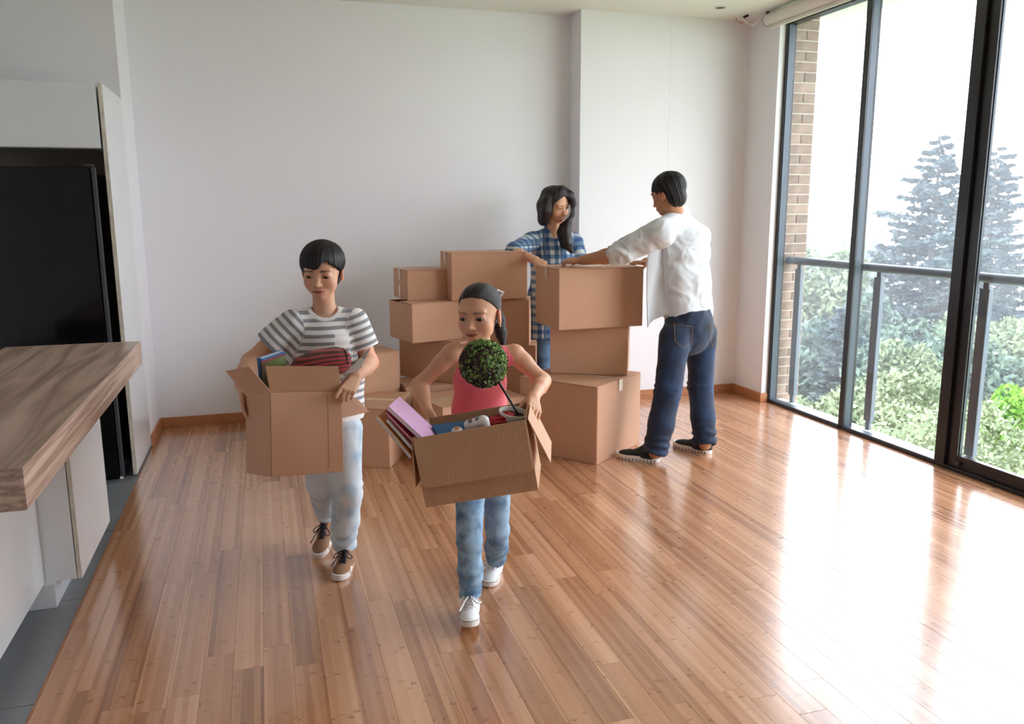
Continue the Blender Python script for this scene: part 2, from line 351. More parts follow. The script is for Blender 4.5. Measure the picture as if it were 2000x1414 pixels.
# ------------------------------------------------------------------ kitchen side
fr = empty('fridge', (-.85, 5.05, 0), label='tall black glossy fridge set into white kitchen cabinets', cat='fridge')
MB().box(-.93, -.026, .0, .03, .03, 1.80).build('door', M_BLACK, fr, bevel=.004)
MB().box(-.02, 0, .0, .035, .03, 1.80).build('door_edge', M_DGREY, fr, bevel=.003)
MB().box(-.92, -.012, .05, .66, .0, 1.77).build('body', M_BLACK, fr, bevel=.004)
MB().box(-.06, -.01, .004, .05, 1.802, 1.815).build('hinge', M_DGREY, fr, bevel=.002)
MB().box(-.022, -.004, -.006, .0, .018, .03).build('foot', M_WHITE, fr)
tc_ = empty('tall_cabinet', (-.79, 5.13, 0), label='tall white gloss side panel and cupboard built around the black fridge', cat='cabinet')
MB().box(-.022, 0, .002, .668, .012, 2.255).build('side_panel', M_CAB, tc_, bevel=.001)
MB().box(-.022, -.0, .0, .002, .012, 2.255).build('panel_edge', M_CHIP, tc_)
MB().box(-1.0, -.033, .018, .60, 1.905, 2.255).build('upper_cupboard', M_CAB, tc_)
MB().box(-1.0, -.033, .0, .018, 1.908, 2.253).build('cupboard_door', M_CAB, tc_, bevel=.0015)
MB().box(-1.0, -.024, .35, .36, 0, 1.905).build('back_panel', mat('recess_shade_tone', lin(120, 112, 100), .6), tc_)  # shade of the recess above the fridge put into this colour
MB().box(-1.022, -1.0, .0, .668, .012, 2.255).build('side_panel', M_CAB, tc_, bevel=.001)
ct2 = empty('tall_cabinet', (-1.83, 5.13, 0), label='tall white gloss cupboard on the far side of the fridge', cat='cabinet')
MB().box(-.85, 0, .02, .66, .1, 2.255).build('body', M_CAB, ct2)
MB().box(-.85, -.002, .0, .018, .1, 2.255).build('door', M_CAB, ct2, bevel=.0015)
MB().box(-.85, 0, .05, .66, 0, .1).build('plinth', M_CAB, ct2)
# island worktop and cupboards
wt = empty('worktop', (-.627, 3.4, .783), label='thick pale ash-grained worktop of the kitchen island', cat='worktop')
MB().box(-.617, 0, -1.083, 1.14, 0, .117).build('slab', M_COUNTER, wt, bevel=.0025)
ic = empty('island_cabinet', (-.77, 3.456, 0), label='white gloss island cupboard at the far end with chipboard edge under the worktop', cat='cabinet')
MB().box(-.52, -.02, .0, .644, .1, .783).build('body', M_CAB, ic)
MB().box(-.016, 0, .002, .644, .1, .78).build('side_panel', M_CAB, ic, bevel=.001)
MB().box(-.0165, -.0015, 0, .002, .1, .78).build('panel_edge', M_CHIP, ic)
MB().box(-.50, -.096, -.03, .60, 0, .1).build('plinth', M_CAB, ic)
ic2 = empty('island_cabinet', (-.905, 2.36, 0), label='white gloss island cupboard nearest the camera, set back under the worktop', cat='cabinet')
MB().box(-.34, -.018, .0, 1.09, .1, .783).build('body', M_CAB, ic2)
MB().box(-.016, 0, .0, 1.088, .1, .78).build('side_panel', M_CAB, ic2, bevel=.001)
MB().box(-.33, -.13, .0, 1.0, 0, .1).build('plinth', M_CAB, ic2)

# ------------------------------------------------------------------ outside
M_BRICK = mat('tan_brick', lin(132, 114, 102), .85, var=.18, vscale=14, bump=.3, bscale=90)
n, L, b = nodes(M_BRICK); oi = n.new('ShaderNodeObjectInfo'); mr = n.new('ShaderNodeMapRange'); mr.inputs[3].default_value = .75; mr.inputs[4].default_value = 1.12
L.new(oi.outputs['Random'], mr.inputs[0]); mm = n.new('ShaderNodeMix'); mm.data_type = 'RGBA'; mm.blend_type = 'MULTIPLY'; mm.inputs[0].default_value = 1
src = b.inputs['Base Color'].links[0].from_socket; L.new(src, mm.inputs[6]); L.new(mr.outputs[0], mm.inputs[7]); L.new(mm.outputs[2], b.inputs['Base Color'])
M_MORTAR = mat('mortar', lin(190, 180, 168), .9)
pier = MB().box(3.995, 4.285, 5.76, 6.5, -.4, 3.3).build('wall_outside', M_MORTAR, kind='structure')
cache = {}
for c in range(45):
    z = -.36 + c * .0785
    edges = [3.993, 4.118 + .05, 4.287] if c % 2 else [3.993, 4.093 - .04, 4.287]
    for a, bb in zip(edges[:-1], edges[1:]):
        key = round(bb - a, 4)
        me = cache.get(key)
        if me is None:
            o = MB().box(.004, key - .004, 0, .1, 0, .067).build('brick', M_BRICK, bevel=.002, seg=1); me = o.data; bpy.data.objects.remove(o); cache[key] = me
        o = bpy.data.objects.new('brick', me); COL.objects.link(o); o.parent = pier; o.location = (a, 5.753 - random.uniform(0, .002), z)
MB().box(3.99, 4.14, -3, 5.76, -.45, -.012).build('balcony_ledge', M_CONC, kind='structure')
MB().box(3.99, 4.55, -3, 6.6, 3.035, 3.3).build('slab_above', M_CONC, kind='structure')
rl = empty('balcony_railing', (4.12, 5.7, 0), label='grey metal balcony railing with round handrail outside the windows', cat='railing')
MB().tube([(0, .05, 1.148), (0, -7.5, 1.148)], .030, 20).build('handrail', M_RAIL, rl, smooth=True)
for k in range(8):
    y = -.10 - k * .893
    MB().box(-.018, .018, y - .035, y + .035, .05, 1.085).build('post', M_RAIL, rl, bevel=.003, seg=1)
    MB().box(-.008, .008, y - .02, y + .02, 1.085, 1.125).build('post_neck', M_RAIL, rl)
    MB().box(-.01, .01, y - .02, y + .02, -.012, .05).build('post_foot', M_RAIL, rl)

def tree(kind, px, py, Y, rad, name_label, cat='tree', seed=0, n=9000, col=None, leaf=.14, group=None, ground=-12.0, crown=None):
    rs = np.random.RandomState(seed); top = at(px, py, Y); base = (top[0], top[1], ground); H = top[2] - ground
    o = empty('conifer_tree' if kind == 'c' else 'leafy_tree', base, label=name_label, cat=cat, group=group)
    bark = M_BARK
    n = int(n * 1.9)
    if kind == 'c':
        MB().tube([(0, 0, 0), (.1, 0, H * .5), (0, 0, H)], [H * .022, H * .013, .02], 8).build('trunk', bark, o, smooth=True)
        nb = 230; per = n // nb; C = []; R_ = []
        for i in range(nb):
            f = (i / nb) ** .8; z = H - f * H * .86 ; L = rad * (.08 + .95 * f ** .75) * rs.uniform(.45, 1.2); a = i * 2.399 + rs.uniform(-.3, .3)
            t = rs.uniform(.1, 1, per) ** .65; droop = -.10 * L * t + .16 * L * t ** 2 * (1 if f < .5 else .3)
            wd = .16 * L * (1 - t * .75) + .04
            side = rs.normal(0, 1, per) * wd; zz = rs.normal(0, 1, per) * wd * .28 - np.abs(side) * .3
            x = np.cos(a) * t * L - np.sin(a) * side; y = np.sin(a) * t * L + np.cos(a) * side
            C.append(np.stack([x, y, z + droop + zz], 1))
        C = np.concatenate(C)
    else:
        MB().tube([(0, 0, 0), (.2, .1, H * .45), (0, 0, H * .8)], [H * .025, H * .018, .05], 8).build('trunk', bark, o, smooth=True)
        nc = 46; ch = crown or rad * 1.5; cen = []
        for i in range(nc):
            d = rs.normal(0, 1, 3); d /= np.linalg.norm(d); q = rs.uniform(.45, .92)
            cen.append((d[0] * rad * q, d[1] * rad * q, H - ch + d[2] * ch * q * .9))
        cen = np.array(cen); idx = rs.randint(0, nc, n); d = rs.normal(0, 1, (n, 3)); d /= np.linalg.norm(d, axis=1)[:, None]
        rr = rad * rs.uniform(.22, .38, nc)[idx] * rs.uniform(.8, 1.05, n)
        C = cen[idx] + d * rr[:, None]
    N = len(C); A = rs.normal(0, 1, (N, 3)); A /= np.linalg.norm(A, axis=1)[:, None]; B = np.cross(A, rs.normal(0, 1, (N, 3))); B /= np.linalg.norm(B, axis=1)[:, None]
    if kind == 'c': A[:, 2] *= .35
    s = leaf * .78 * rs.uniform(.6, 1.4, (N, 1))
    P = np.stack([C - A * s, C + B * s * .45, C + A * s, C - B * s * .45], 1).reshape(-1, 3)
    me = bpy.data.meshes.new('foliage'); me.vertices.add(4 * N); me.vertices.foreach_set('co', P.astype('f').ravel())
    me.loops.add(4 * N); me.loops.foreach_set('vertex_index', np.arange(4 * N, dtype='i')); me.polygons.add(N); me.polygons.foreach_set('loop_start', np.arange(0, 4 * N, 4, dtype='i'))
    me.update(); me.validate()
    link('foliage', me, col, o, kind='stuff'); return o
M_BARK = mat('bark', lin(105, 95, 88), .9)
def leafmat(name, c1, c2):
    m = mat(name, c1, .75, spec=.2); n, L, b = nodes(m); tc = n.new('ShaderNodeTexCoord'); no = n.new('ShaderNodeTexNoise'); no.inputs['Scale'].default_value = .9; no.inputs['Detail'].default_value = 6
    L.new(tc.outputs['Object'], no.inputs[0]); cr = n.new('ShaderNodeValToRGB'); cr.color_ramp.elements[0].position = .35; cr.color_ramp.elements[0].color = c1
    cr.color_ramp.elements[1].position = .65; cr.color_ramp.elements[1].color = c2; L.new(no.outputs[0], cr.inputs[0]); L.new(cr.outputs[0], b.inputs['Base Color'])
    return m
M_CON = leafmat('conifer_needles', lin(48, 62, 68), lin(76, 90, 88))
M_LF1 = leafmat('pale_green_leaves', lin(94, 108, 84), lin(134, 146, 112))
M_LF2 = leafmat('fresh_green_leaves', lin(84, 128, 44), lin(132, 172, 70))
M_LF3 = leafmat('blue_green_leaves', lin(60, 78, 74), lin(94, 110, 92))
tree('c', 1838, 268, 24, 5.2, 'tall grey-green conifer left of the dark window mullion', seed=1, n=36000, col=M_CON, leaf=.15)
tree('c', 1948, 290, 25, 4.2, 'tall conifer right of the dark window mullion', seed=2, n=30000, col=M_CON, leaf=.15)
tree('c', 1655, 600, 20, 2.6, 'dark small conifer low behind the left window panes', seed=3, n=7000, col=M_CON, leaf=.2)
tree('c', 1716, 462, 60, 3.0, 'distant little conifer in front of the white city', seed=13, n=3000, col=M_CON, leaf=.35)
tree('l', 1775, 662, 15, 1.1, 'round pale green treetop below the big conifer', seed=4, n=6000, col=M_LF1, leaf=.09, crown=1.3)
tree('l', 1735, 712, 12, 2.5, 'broad pale green tree below the middle window pane', seed=5, n=22000, col=M_LF1, leaf=.09, crown=2.6)
tree('l', 1600, 470, 26, 3.2, 'pale leafy tree seen next to the brick pier', seed=6, n=12000, col=M_LF1, leaf=.2, crown=5.5)
tree('l', 1590, 740, 14, 2.4, 'leafy tree low behind the brick pier', seed=7, n=14000, col=M_LF1, leaf=.1, crown=2.4)
tree('l', 1935, 800, 8.2, 2.3, 'wide pale green treetop under the balcony door', seed=8, n=30000, col=M_LF1, leaf=.06, crown=1.9)
tree('l', 1990, 752, 9.6, .75, 'bright fresh green bush at the right edge of the window', seed=9, n=7000, col=M_LF2, leaf=.06, crown=.9)
tree('l', 1975, 600, 18, 2.2, 'yellow-green tree in front of the right conifer', seed=10, n=12000, col=M_LF1, leaf=.14, crown=2.6)
tree('l', 1890, 640, 16, 3.2, 'blue-green leafy tree below the right conifer', seed=11, n=18000, col=M_LF3, leaf=.14, crown=3.6)
tree('l', 1690, 560, 22, 3.0, 'blue-green leafy tree behind the second railing post', seed=12, n=14000, col=M_LF3, leaf=.18, crown=4.5)
tree('l', 1640, 440, 55, 4.5, 'hazy distant leafy tree before the city', seed=14, n=5000, col=M_LF3, leaf=.4, crown=5)
MB().box(6, 260, -120, 330, -12.2, -12).build('ground_outside', mat('grass_ground', lin(150, 165, 130), .9, var=.2, vscale=.1), kind='structure')
M_BLD = mat('pale_render', lin(225, 222, 216), .9); M_ROOF = mat('pale_roof', lin(205, 182, 170), .9); M_PANE = mat('far_window', lin(120, 130, 140), .3)
for i, (px, Y, wdt, dep, top, lab) in enumerate([
    (1590, 120, 16, 12, -2, 'pale city building in the haze just right of the brick pier'), (1612, 72, 7, 8, -7, 'low pale house above the leafy trees, right of the brick pier'),
    (1640, 165, 26, 12, 2, 'wide pale block highest in the haze left of the narrow mullion'), (1662, 104, 9, 10, -4.5, 'pale building half hidden by the narrow mullion'),
    (1702, 140, 16, 12, -1, 'hazy pale block just right of the narrow mullion'), (1722, 90, 9, 8, -6, 'low pale building between the narrow mullion and the big conifer'),
    (1752, 115, 14, 12, -3, 'pale building touching the left side of the big conifer'), (1790, 170, 26, 12, 1.5, 'pale block far behind the big conifer'),
    (1985, 110, 14, 12, -1, 'pale building at the right edge of the photo behind the conifer'), (1742, 70, 7, 7, -8.5, 'smallest pale house low beside the big conifer')]):
    p = at(px, 450, Y); o = empty('building', (p[0], p[1], -12), (0, 0, .2 * (i % 3)), label=lab, cat='building')
    MB().box(-wdt / 2, wdt / 2, -dep / 2, dep / 2, 0, top + 12).build('wall', M_BLD, o)
    MB().box(-wdt / 2 - .3, wdt / 2 + .3, -dep / 2 - .3, dep / 2 + .3, top + 12, top + 12.5).build('roof', M_ROOF, o)
    for fx in range(3):
        for fz in range(2):
            MB().box(-wdt / 2 + (fx + .3) * wdt / 3, -wdt / 2 + (fx + .65) * wdt / 3, -dep / 2 - .05, -dep / 2, top + 12 - 3.2 * (fz + 1), top + 12 - 3.2 * (fz + 1) + 1.7).build('window', M_PANE, o)
# thin mist between the house and the city
hz = MB().box(9.5, 240, -60, 300, -11.9, 14).build('mist', None, kind='stuff'); hz['label'] = 'thin pale mist over the trees and the city'; hz['category'] = 'mist'
mh = bpy.data.materials.new('mist_volume'); mh.use_nodes = True; mh.node_tree.nodes.clear(); o_ = mh.node_tree.nodes.new('ShaderNodeOutputMaterial')
vs = mh.node_tree.nodes.new('ShaderNodeVolumeScatter'); vs.inputs['Density'].default_value = .0045; vs.inputs['Color'].default_value = (.9, .96, 1, 1)
mh.node_tree.links.new(vs.outputs[0], o_.inputs['Volume']); hz.data.materials.append(mh)
# ------------------------------------------------------------------ cardboard boxes
def V(*a): return np.array(a, float)
def cardboard(name, c, flute=0):
    m = mat(name, c, .72, var=.05, vscale=3, bump=.05, bscale=30)
    n, L, b = nodes(m)
    if flute:
        tc = n.new('ShaderNodeTexCoord'); wv = n.new('ShaderNodeTexWave'); wv.bands_direction = 'X'; wv.inputs['Scale'].default_value = flute; wv.inputs['Distortion'].default_value = .6; wv.inputs['Detail Scale'].default_value = 1.5
        L.new(tc.outputs['Object'], wv.inputs[0]); bp = n.new('ShaderNodeBump'); bp.inputs['Strength'].default_value = .35; bp.inputs['Distance'].default_value = .0012
        L.new(wv.outputs['Fac'], bp.inputs['Height']); L.new(bp.outputs[0], b.inputs['Normal'])
    return m
M_CB = cardboard('cardboard', lin(198, 154, 124)); M_CBI = cardboard('cardboard_inside', lin(164, 120, 90)); M_CB2 = cardboard('fluted_cardboard', lin(188, 148, 114), 38)
M_TAPE = mat('clear_tape', lin(222, 196, 174), .22, coat=.5); M_FOLD = mat('cardboard_edge', lin(176, 130, 98), .8)
def carton(label, x, y, z, a, w, d, h, tape='x', gap=0, lift=(0, 0), group=None, flap_side=None):
    o = empty('cardboard_box', (x, y, z), (0, 0, a), label=label, cat='box', group=group)
    t = .005
    b = MB(); b.box(0, w, 0, t, 0, h - t); b.box(0, w, d - t, d, 0, h - t); b.box(0, t, t, d - t, 0, h - t); b.box(w - t, w, t, d - t, 0, h - t); b.box(t, w - t, t, d - t, 0, t)
    # closed body: outer skin with slightly bowed faces
    me = bpy.data.meshes.new('carton'); bm = bmesh.new(); bmesh.ops.create_cube(bm, size=1)
    bmesh.ops.subdivide_edges(bm, edges=bm.edges, cuts=5, use_grid_fill=True)
    for v in bm.verts:
        fx, fy, fz = v.co + Vector((.5, .5, .5)); k = .004
        bow = lambda q: 4 * q * (1 - q)
        X, Y_, Z_ = fx * w, fy * d, fz * (h - t)
        if fy < 1e-4: Y_ -= k * bow(fx) * bow(fz)
        if fx < 1e-4: X -= k * bow(fy) * bow(fz)
        if fx > 1 - 1e-4: X += k * bow(fy) * bow(fz)
        v.co = (X, Y_, Z_)
    es = [e for e in bm.edges if e.calc_face_angle(0) > .8]; bmesh.ops.bevel(bm, geom=es, offset=.0035, segments=2, affect='EDGES')
    bm.to_mesh(me); bm.free(); me.shade_smooth(); me.set_sharp_from_angle(angle=math.radians(50)); link('carton', me, M_CB, o)
    # two long top flaps meeting at a seam
    if tape == 'x': L, S = w, d
    else: L, S = d, w
    for s in (0, 1):
        ang = lift[s]; b = MB()
        nseg = 8; half = S / 2 - .0015
        b.box(0.002, L - .002, 0.0, half, 0, t * .9)
        ob = b.build('flap', M_CB, o, bevel=.0012, seg=1)
        if tape == 'x':
            if s == 0: ob.location = (0, 0.0005, h - t); ob.rotation_euler = (ang, 0, 0)
            else: ob.location = (w, d - .0005, h - t); ob.rotation_euler = (ang, 0, math.pi)
        else:
            if s == 0: ob.location = (0.0005, d, h - t); ob.rotation_euler = (0, 0, -math.pi / 2); ob.rotation_euler = (Matrix.Rotation(-math.pi / 2, 3, 'Z') @ Matrix.Rotation(ang, 3, 'X')).to_euler()
            else: ob.location = (w - .0005, 0, h - t); ob.rotation_euler = (Matrix.Rotation(math.pi / 2, 3, 'Z') @ Matrix.Rotation(ang, 3, 'X')).to_euler()
    if not any(lift):
        q = .024; b = MB(); e = .0008
        if tape == 'x':
            b.box(-e, w + e, d / 2 - q, d / 2 + q, h, h + .0007); b.box(-e - .005, -.004, d / 2 - q, d / 2 + q, h - .075, h); b.box(w + .0035, w + .005, d / 2 - q, d / 2 + q, h - .075, h)
        else:
            b.box(w / 2 - q, w / 2 + q, -e, d + e, h, h + .0007); b.box(w / 2 - q, w / 2 + q, -.0055, -.003, h - .075, h); b.box(w / 2 - q, w / 2 + q, d + .001, d + .002, h - .075, h)
        b.build('tape', M_TAPE, o)
    return o
carton('big square cardboard box on the floor at the bottom of the right stack', 1.909, 4.488, 0, .65, .575, .581, .495, tape='y')
carton('cardboard box in the middle of the right stack, turned askew', 2.225, 4.746, .4965, 1.1, .36, .505, .318, tape='y')
R3 = carton('large cardboard box on top of the right stack, under the man\'s hand', 1.75, 4.75, .8155, .03, .586, .416, .383, tape='x')
carton('low cardboard box at the bottom of the left stack', .865, 5.30, 0, .05, .5, .35, .395, tape='x')
carton('cardboard box second from the floor in the left stack, above the low one', 1.237, 5.267, .396, .667, .34, .553, .29, tape='y')
carton('pale cardboard box with a raised lid in the left stack, left of the girl\'s head', .925, 5.32, .687, .26, .385, .37, .262, tape='x', lift=(.03, .11))
bt = carton('taped cardboard box on top of the left stack near the wall', 0.93, 5.5, .9505, .10, .45, .36, .208, tape='x')
# glued tape strip down the left face of that box
MB().box(-.006, -.0035, .155, .203, .0, .10).build('tape', M_TAPE, bt)
carton('large cardboard box on top of the middle stack, behind the girl', 1.215, 5.40, .951, -.005, .54, .35, .326, tape='x')
carton('cardboard box in the middle of the stack behind the girl', 1.760, 5.375, .611, 1.196, .24, .5, .335, tape='y')
carton('tall cardboard box at the foot of the middle stack', 1.835, 5.45, 0, 1.22, .25, .5, .608, tape='y')
carton('dark cardboard box with sloping top behind the boy\'s elbow', .46, 5.263, 0, .267, .395, .55, .634, tape='x')
carton('cardboard box on the floor between the two children', .677, 4.813, 0, 1.113, .474, .42, .376, tape='y')
carton('cardboard box on the floor right behind the girl', .993, 4.727, 0, .259, .60, .42, .378, tape='x')

def rm(yaw, roll, pit): return Matrix.Rotation(yaw, 4, 'Z') @ Matrix.Rotation(roll, 4, 'Y') @ Matrix.Rotation(pit, 4, 'X')
def flap(name, m, parent, hinge, along, up, L, W, taper=0, t=.004, label=None, cut=0):
    """flap: starts at hinge, runs L along 'along' and W towards 'up'"""
    A = Vector(along).normalized(); U = Vector(up).normalized(); N = A.cross(U).normalized(); H = Vector(hinge)
    pts = [(0, 0), (L, 0), (L - taper - cut, W), (taper, W)]
    if cut: pts = [(0, 0), (L, 0), (L - taper, W * .93), (L - taper - cut, W), (taper + cut, W), (taper, W * .93)]
    Mx = Matrix.Identity(4)
    for i in range(3): Mx[i][0] = A[i]; Mx[i][1] = U[i]; Mx[i][2] = N[i]
    Mx.translation = H
    b = MB(); b.prism(pts, -t / 2, t / 2, Mx); ob = b.build(name, m, parent, bevel=.001, seg=1)
    if label: ob['label'] = label
    return ob
def open_box(o, w, d, h, m, mi):
    t = .005; b = MB()
    b.box(0, w, 0, t, -h, 0).box(0, w, d - t, d, -h, 0).box(0, t, t, d - t, -h, 0).box(w - t, w, t, d - t, -h, 0).box(t, w - t, t, d - t, -h, -h + t)
    b.build('carton', m, o, bevel=.0015, seg=1)
# the boy's box
BW, BD, BH = .274, .30, .303
MBOY = T(0, 3.0, .911) @ rm(.304, .111, -.214)
bbx = empty('cardboard_box', label='open cardboard box the boy carries, with books, a red cushion and papers', cat='box'); bbx.matrix_world = MBOY
open_box(bbx, BW, BD, BH, M_CB, M_CBI)
flap('flap', M_CBI, bbx, (0, .002, 0), (1, 0, 0), (0, .28, .72), BW, .105, -.004)
flap('flap', M_CB, bbx, (.002, BD, 0), (0, -1, 0), (-.62, .1, .82), BD, .12, .004)
_q = [V(*at(*c)) for c in ((666, 768, 3.10), (697, 778, 3.23), (722, 804, 3.26), (667, 817, 3.07))]
_n = np.cross(_q[1] - _q[0], _q[3] - _q[0]); _n = _n / np.linalg.norm(_n) * .004; _i = MBOY.inverted(); _m = MB()
_m.v = [tuple(_i @ Vector(c)) for c in _q] + [tuple(_i @ Vector(c + _n)) for c in _q]; _m.f = [(0, 1, 2, 3), (7, 6, 5, 4), (0, 4, 5, 1), (1, 5, 6, 2), (2, 6, 7, 3), (3, 7, 4, 0)]
_m.build('flap', M_CBI, bbx, label='side flap bent out and down on the right')
flap('flap', M_CB, bbx, (BW, BD, 0), (-1, 0, 0), (0, .5, .5), BW, .10, .01)
MB().box(BW - .058, BW - .0565, -.0012, 0, -BH + .015, -.012).build('seam', M_FOLD, bbx)
# the girl's box, tilted
GW, GD, GH = .376, .318, .236
MGIRL = T(.435, 2.55, .822) @ rm(-.345, -.175, -.043)
gbx = empty('cardboard_box', label='tilted open cardboard box the girl carries, with a plant, books and a toy', cat='box'); gbx.matrix_world = MGIRL
open_box(gbx, GW, GD, GH, M_CB2, M_CBI)
flap('flap', M_CB2, gbx, (0, -.004, .001), (1, 0, 0), (0.0, -.10, -1), GW, .168, .004, cut=.018)
flap('flap', M_CB2, gbx, (-.003, GD, 0), (0, -1, 0), (-.12, 0, -1), GD, .165, .01)
flap('flap', M_CB, gbx, (GW + .006, .0, .004), (0, 1, 0), (.30, .0, -1), GD * .93, .165, .008, label='lit torn flap on the girl\'s right-hand side of the box')
flap('flap', M_CBI, gbx, (GW, GD + .003, 0), (-1, 0, 0), (0, .15, -1), GW, .15, .01)
for _c in (.03, .345): MB().box(GW * 0 + _c, _c + .0012, -.0008, 0, -GH, -.17).build('seam', M_FOLD, gbx)
# ------------------------------------------------------------------ implicit-surface modelling kit
def V(*a): return np.array(a, float)
def unit(v): v = np.asarray(v, float); return v / (np.linalg.norm(v) + 1e-12)
def frame(fwd, up=(0, 0, 1)):
    """columns: side (subject's left), forward, up"""
    f = unit(fwd); s = unit(np.cross(up, f)); u = np.cross(f, s); return np.stack([s, f, u], 1)
CAPD = .06
def smin(a, b, k):
    if k <= 0: return np.minimum(a, b)
    h = np.maximum(k - np.abs(a - b), 0) / k
    return np.minimum(a, b) - h * h * k * .25
class Cone:
    """tapered limb segment; section may be elliptic: side vector s, radii along s and across it"""
    def __init__(o, a, b, ra, rb, s=None, fa=1., fb=None, k=.02):
        o.a = V(*a); o.b = V(*b); o.ra = ra; o.rb = rb; o.k = k; o.fa = fa; o.fb = fa if fb is None else fb
        o.ax = o.b - o.a; o.L2 = o.ax @ o.ax + 1e-12; o.s = None
        if s is not None:
            u = unit(o.ax); s = unit(np.asarray(s, float) - u * (u @ np.asarray(s, float))); o.s = s; o.n = np.cross(u, s); o.u = u
        o.c = (o.a + o.b) / 2; o.R = math.sqrt(o.L2) / 2 + max(ra, rb)
    def d(o, P):
        q = P - o.a; t = np.clip(q @ o.ax / o.L2, 0, 1); r = o.ra + (o.rb - o.ra) * t; v = q - t[:, None] * o.ax
        if o.s is None: return np.sqrt((v * v).sum(1)) - r
        fr = o.fa + (o.fb - o.fa) * t; x = v @ o.s; y = v @ o.n; z = v @ o.u; ry = r * fr; rz = np.minimum(r, ry)
        k0 = np.sqrt((x / r) ** 2 + (y / ry) ** 2 + (z / rz) ** 2) + 1e-9; k1 = np.sqrt((x / r ** 2) ** 2 + (y / ry ** 2) ** 2 + (z / rz ** 2) ** 2) + 1e-9
        return np.where(k0 > 1e-3, k0 * (k0 - 1) / k1, -rz)
class Ell:
    def __init__(o, c, r, R=None, k=.02):
        o.c = V(*c); o.r = V(*r); o.M = np.eye(3) if R is None else R; o.k = k; o.R = max(r)
    def d(o, P):
        q = (P - o.c) @ o.M; k0 = np.sqrt(((q / o.r) ** 2).sum(1)) + 1e-9; k1 = np.sqrt(((q / o.r ** 2) ** 2).sum(1)) + 1e-9
        return np.where(k0 > 1e-3, k0 * (k0 - 1) / k1, -o.r.min())
class CutCone(Cone):
    def d(o, P): return np.maximum(Cone.d(o, P), (P - o.cp) @ o.cn)
class Field:
    def __init__(o): o.ops = []
    def add(o, *pr):
        for p in pr: o.ops.append(('u', p))
        return o
    def sub(o, p, k=.004): o.ops.append(('s', p, k)); return o
    def cut(o, pt, n, k=0): o.ops.append(('c', V(*pt), unit(n), k)); return o       # keeps the side n points away from
    def fn(o, f): o.ops.append(('f', f)); return o
    def hand(o, palm, fingers, k=.006): o.ops.append(('h', palm, fingers, k)); return o
    def __call__(o, P):
        D = np.full(len(P), CAPD)
        for op in o.ops:
            if op[0] == 'u':
                p = op[1]; m = np.nonzero(((P - p.c) ** 2).sum(1) < (p.R + CAPD + p.k) ** 2)[0]
                if len(m): D[m] = smin(D[m], p.d(P[m]), p.k)
            elif op[0] == 's':
                p = op[1]; m = np.nonzero(((P - p.c) ** 2).sum(1) < (p.R + .02) ** 2)[0]
                if len(m): D[m] = -smin(-D[m], p.d(P[m]), op[2])
            elif op[0] == 'c':
                q = (P - op[1]) @ op[2]; D = -smin(-D, -q, op[3])
            elif op[0] == 'f': D = op[1](P, D)
            elif op[0] == 'h':
                _, palm, fingers, k = op; c = palm[0].c; m = np.nonzero(((P - c) ** 2).sum(1) < .17 ** 2)[0]
                if not len(m): continue
                Q = P[m]; dp = np.full(len(m), CAPD)
                for p in palm: dp = smin(dp, p.d(Q), p.k)
                best = dp
                for fg in fingers:
                    df = np.full(len(m), CAPD)
                    for p in fg: df = smin(df, p.d(Q), .003)
                    best = np.minimum(best, smin(dp, df, k))
                D[m] = smin(D[m], best, .012)
        return D
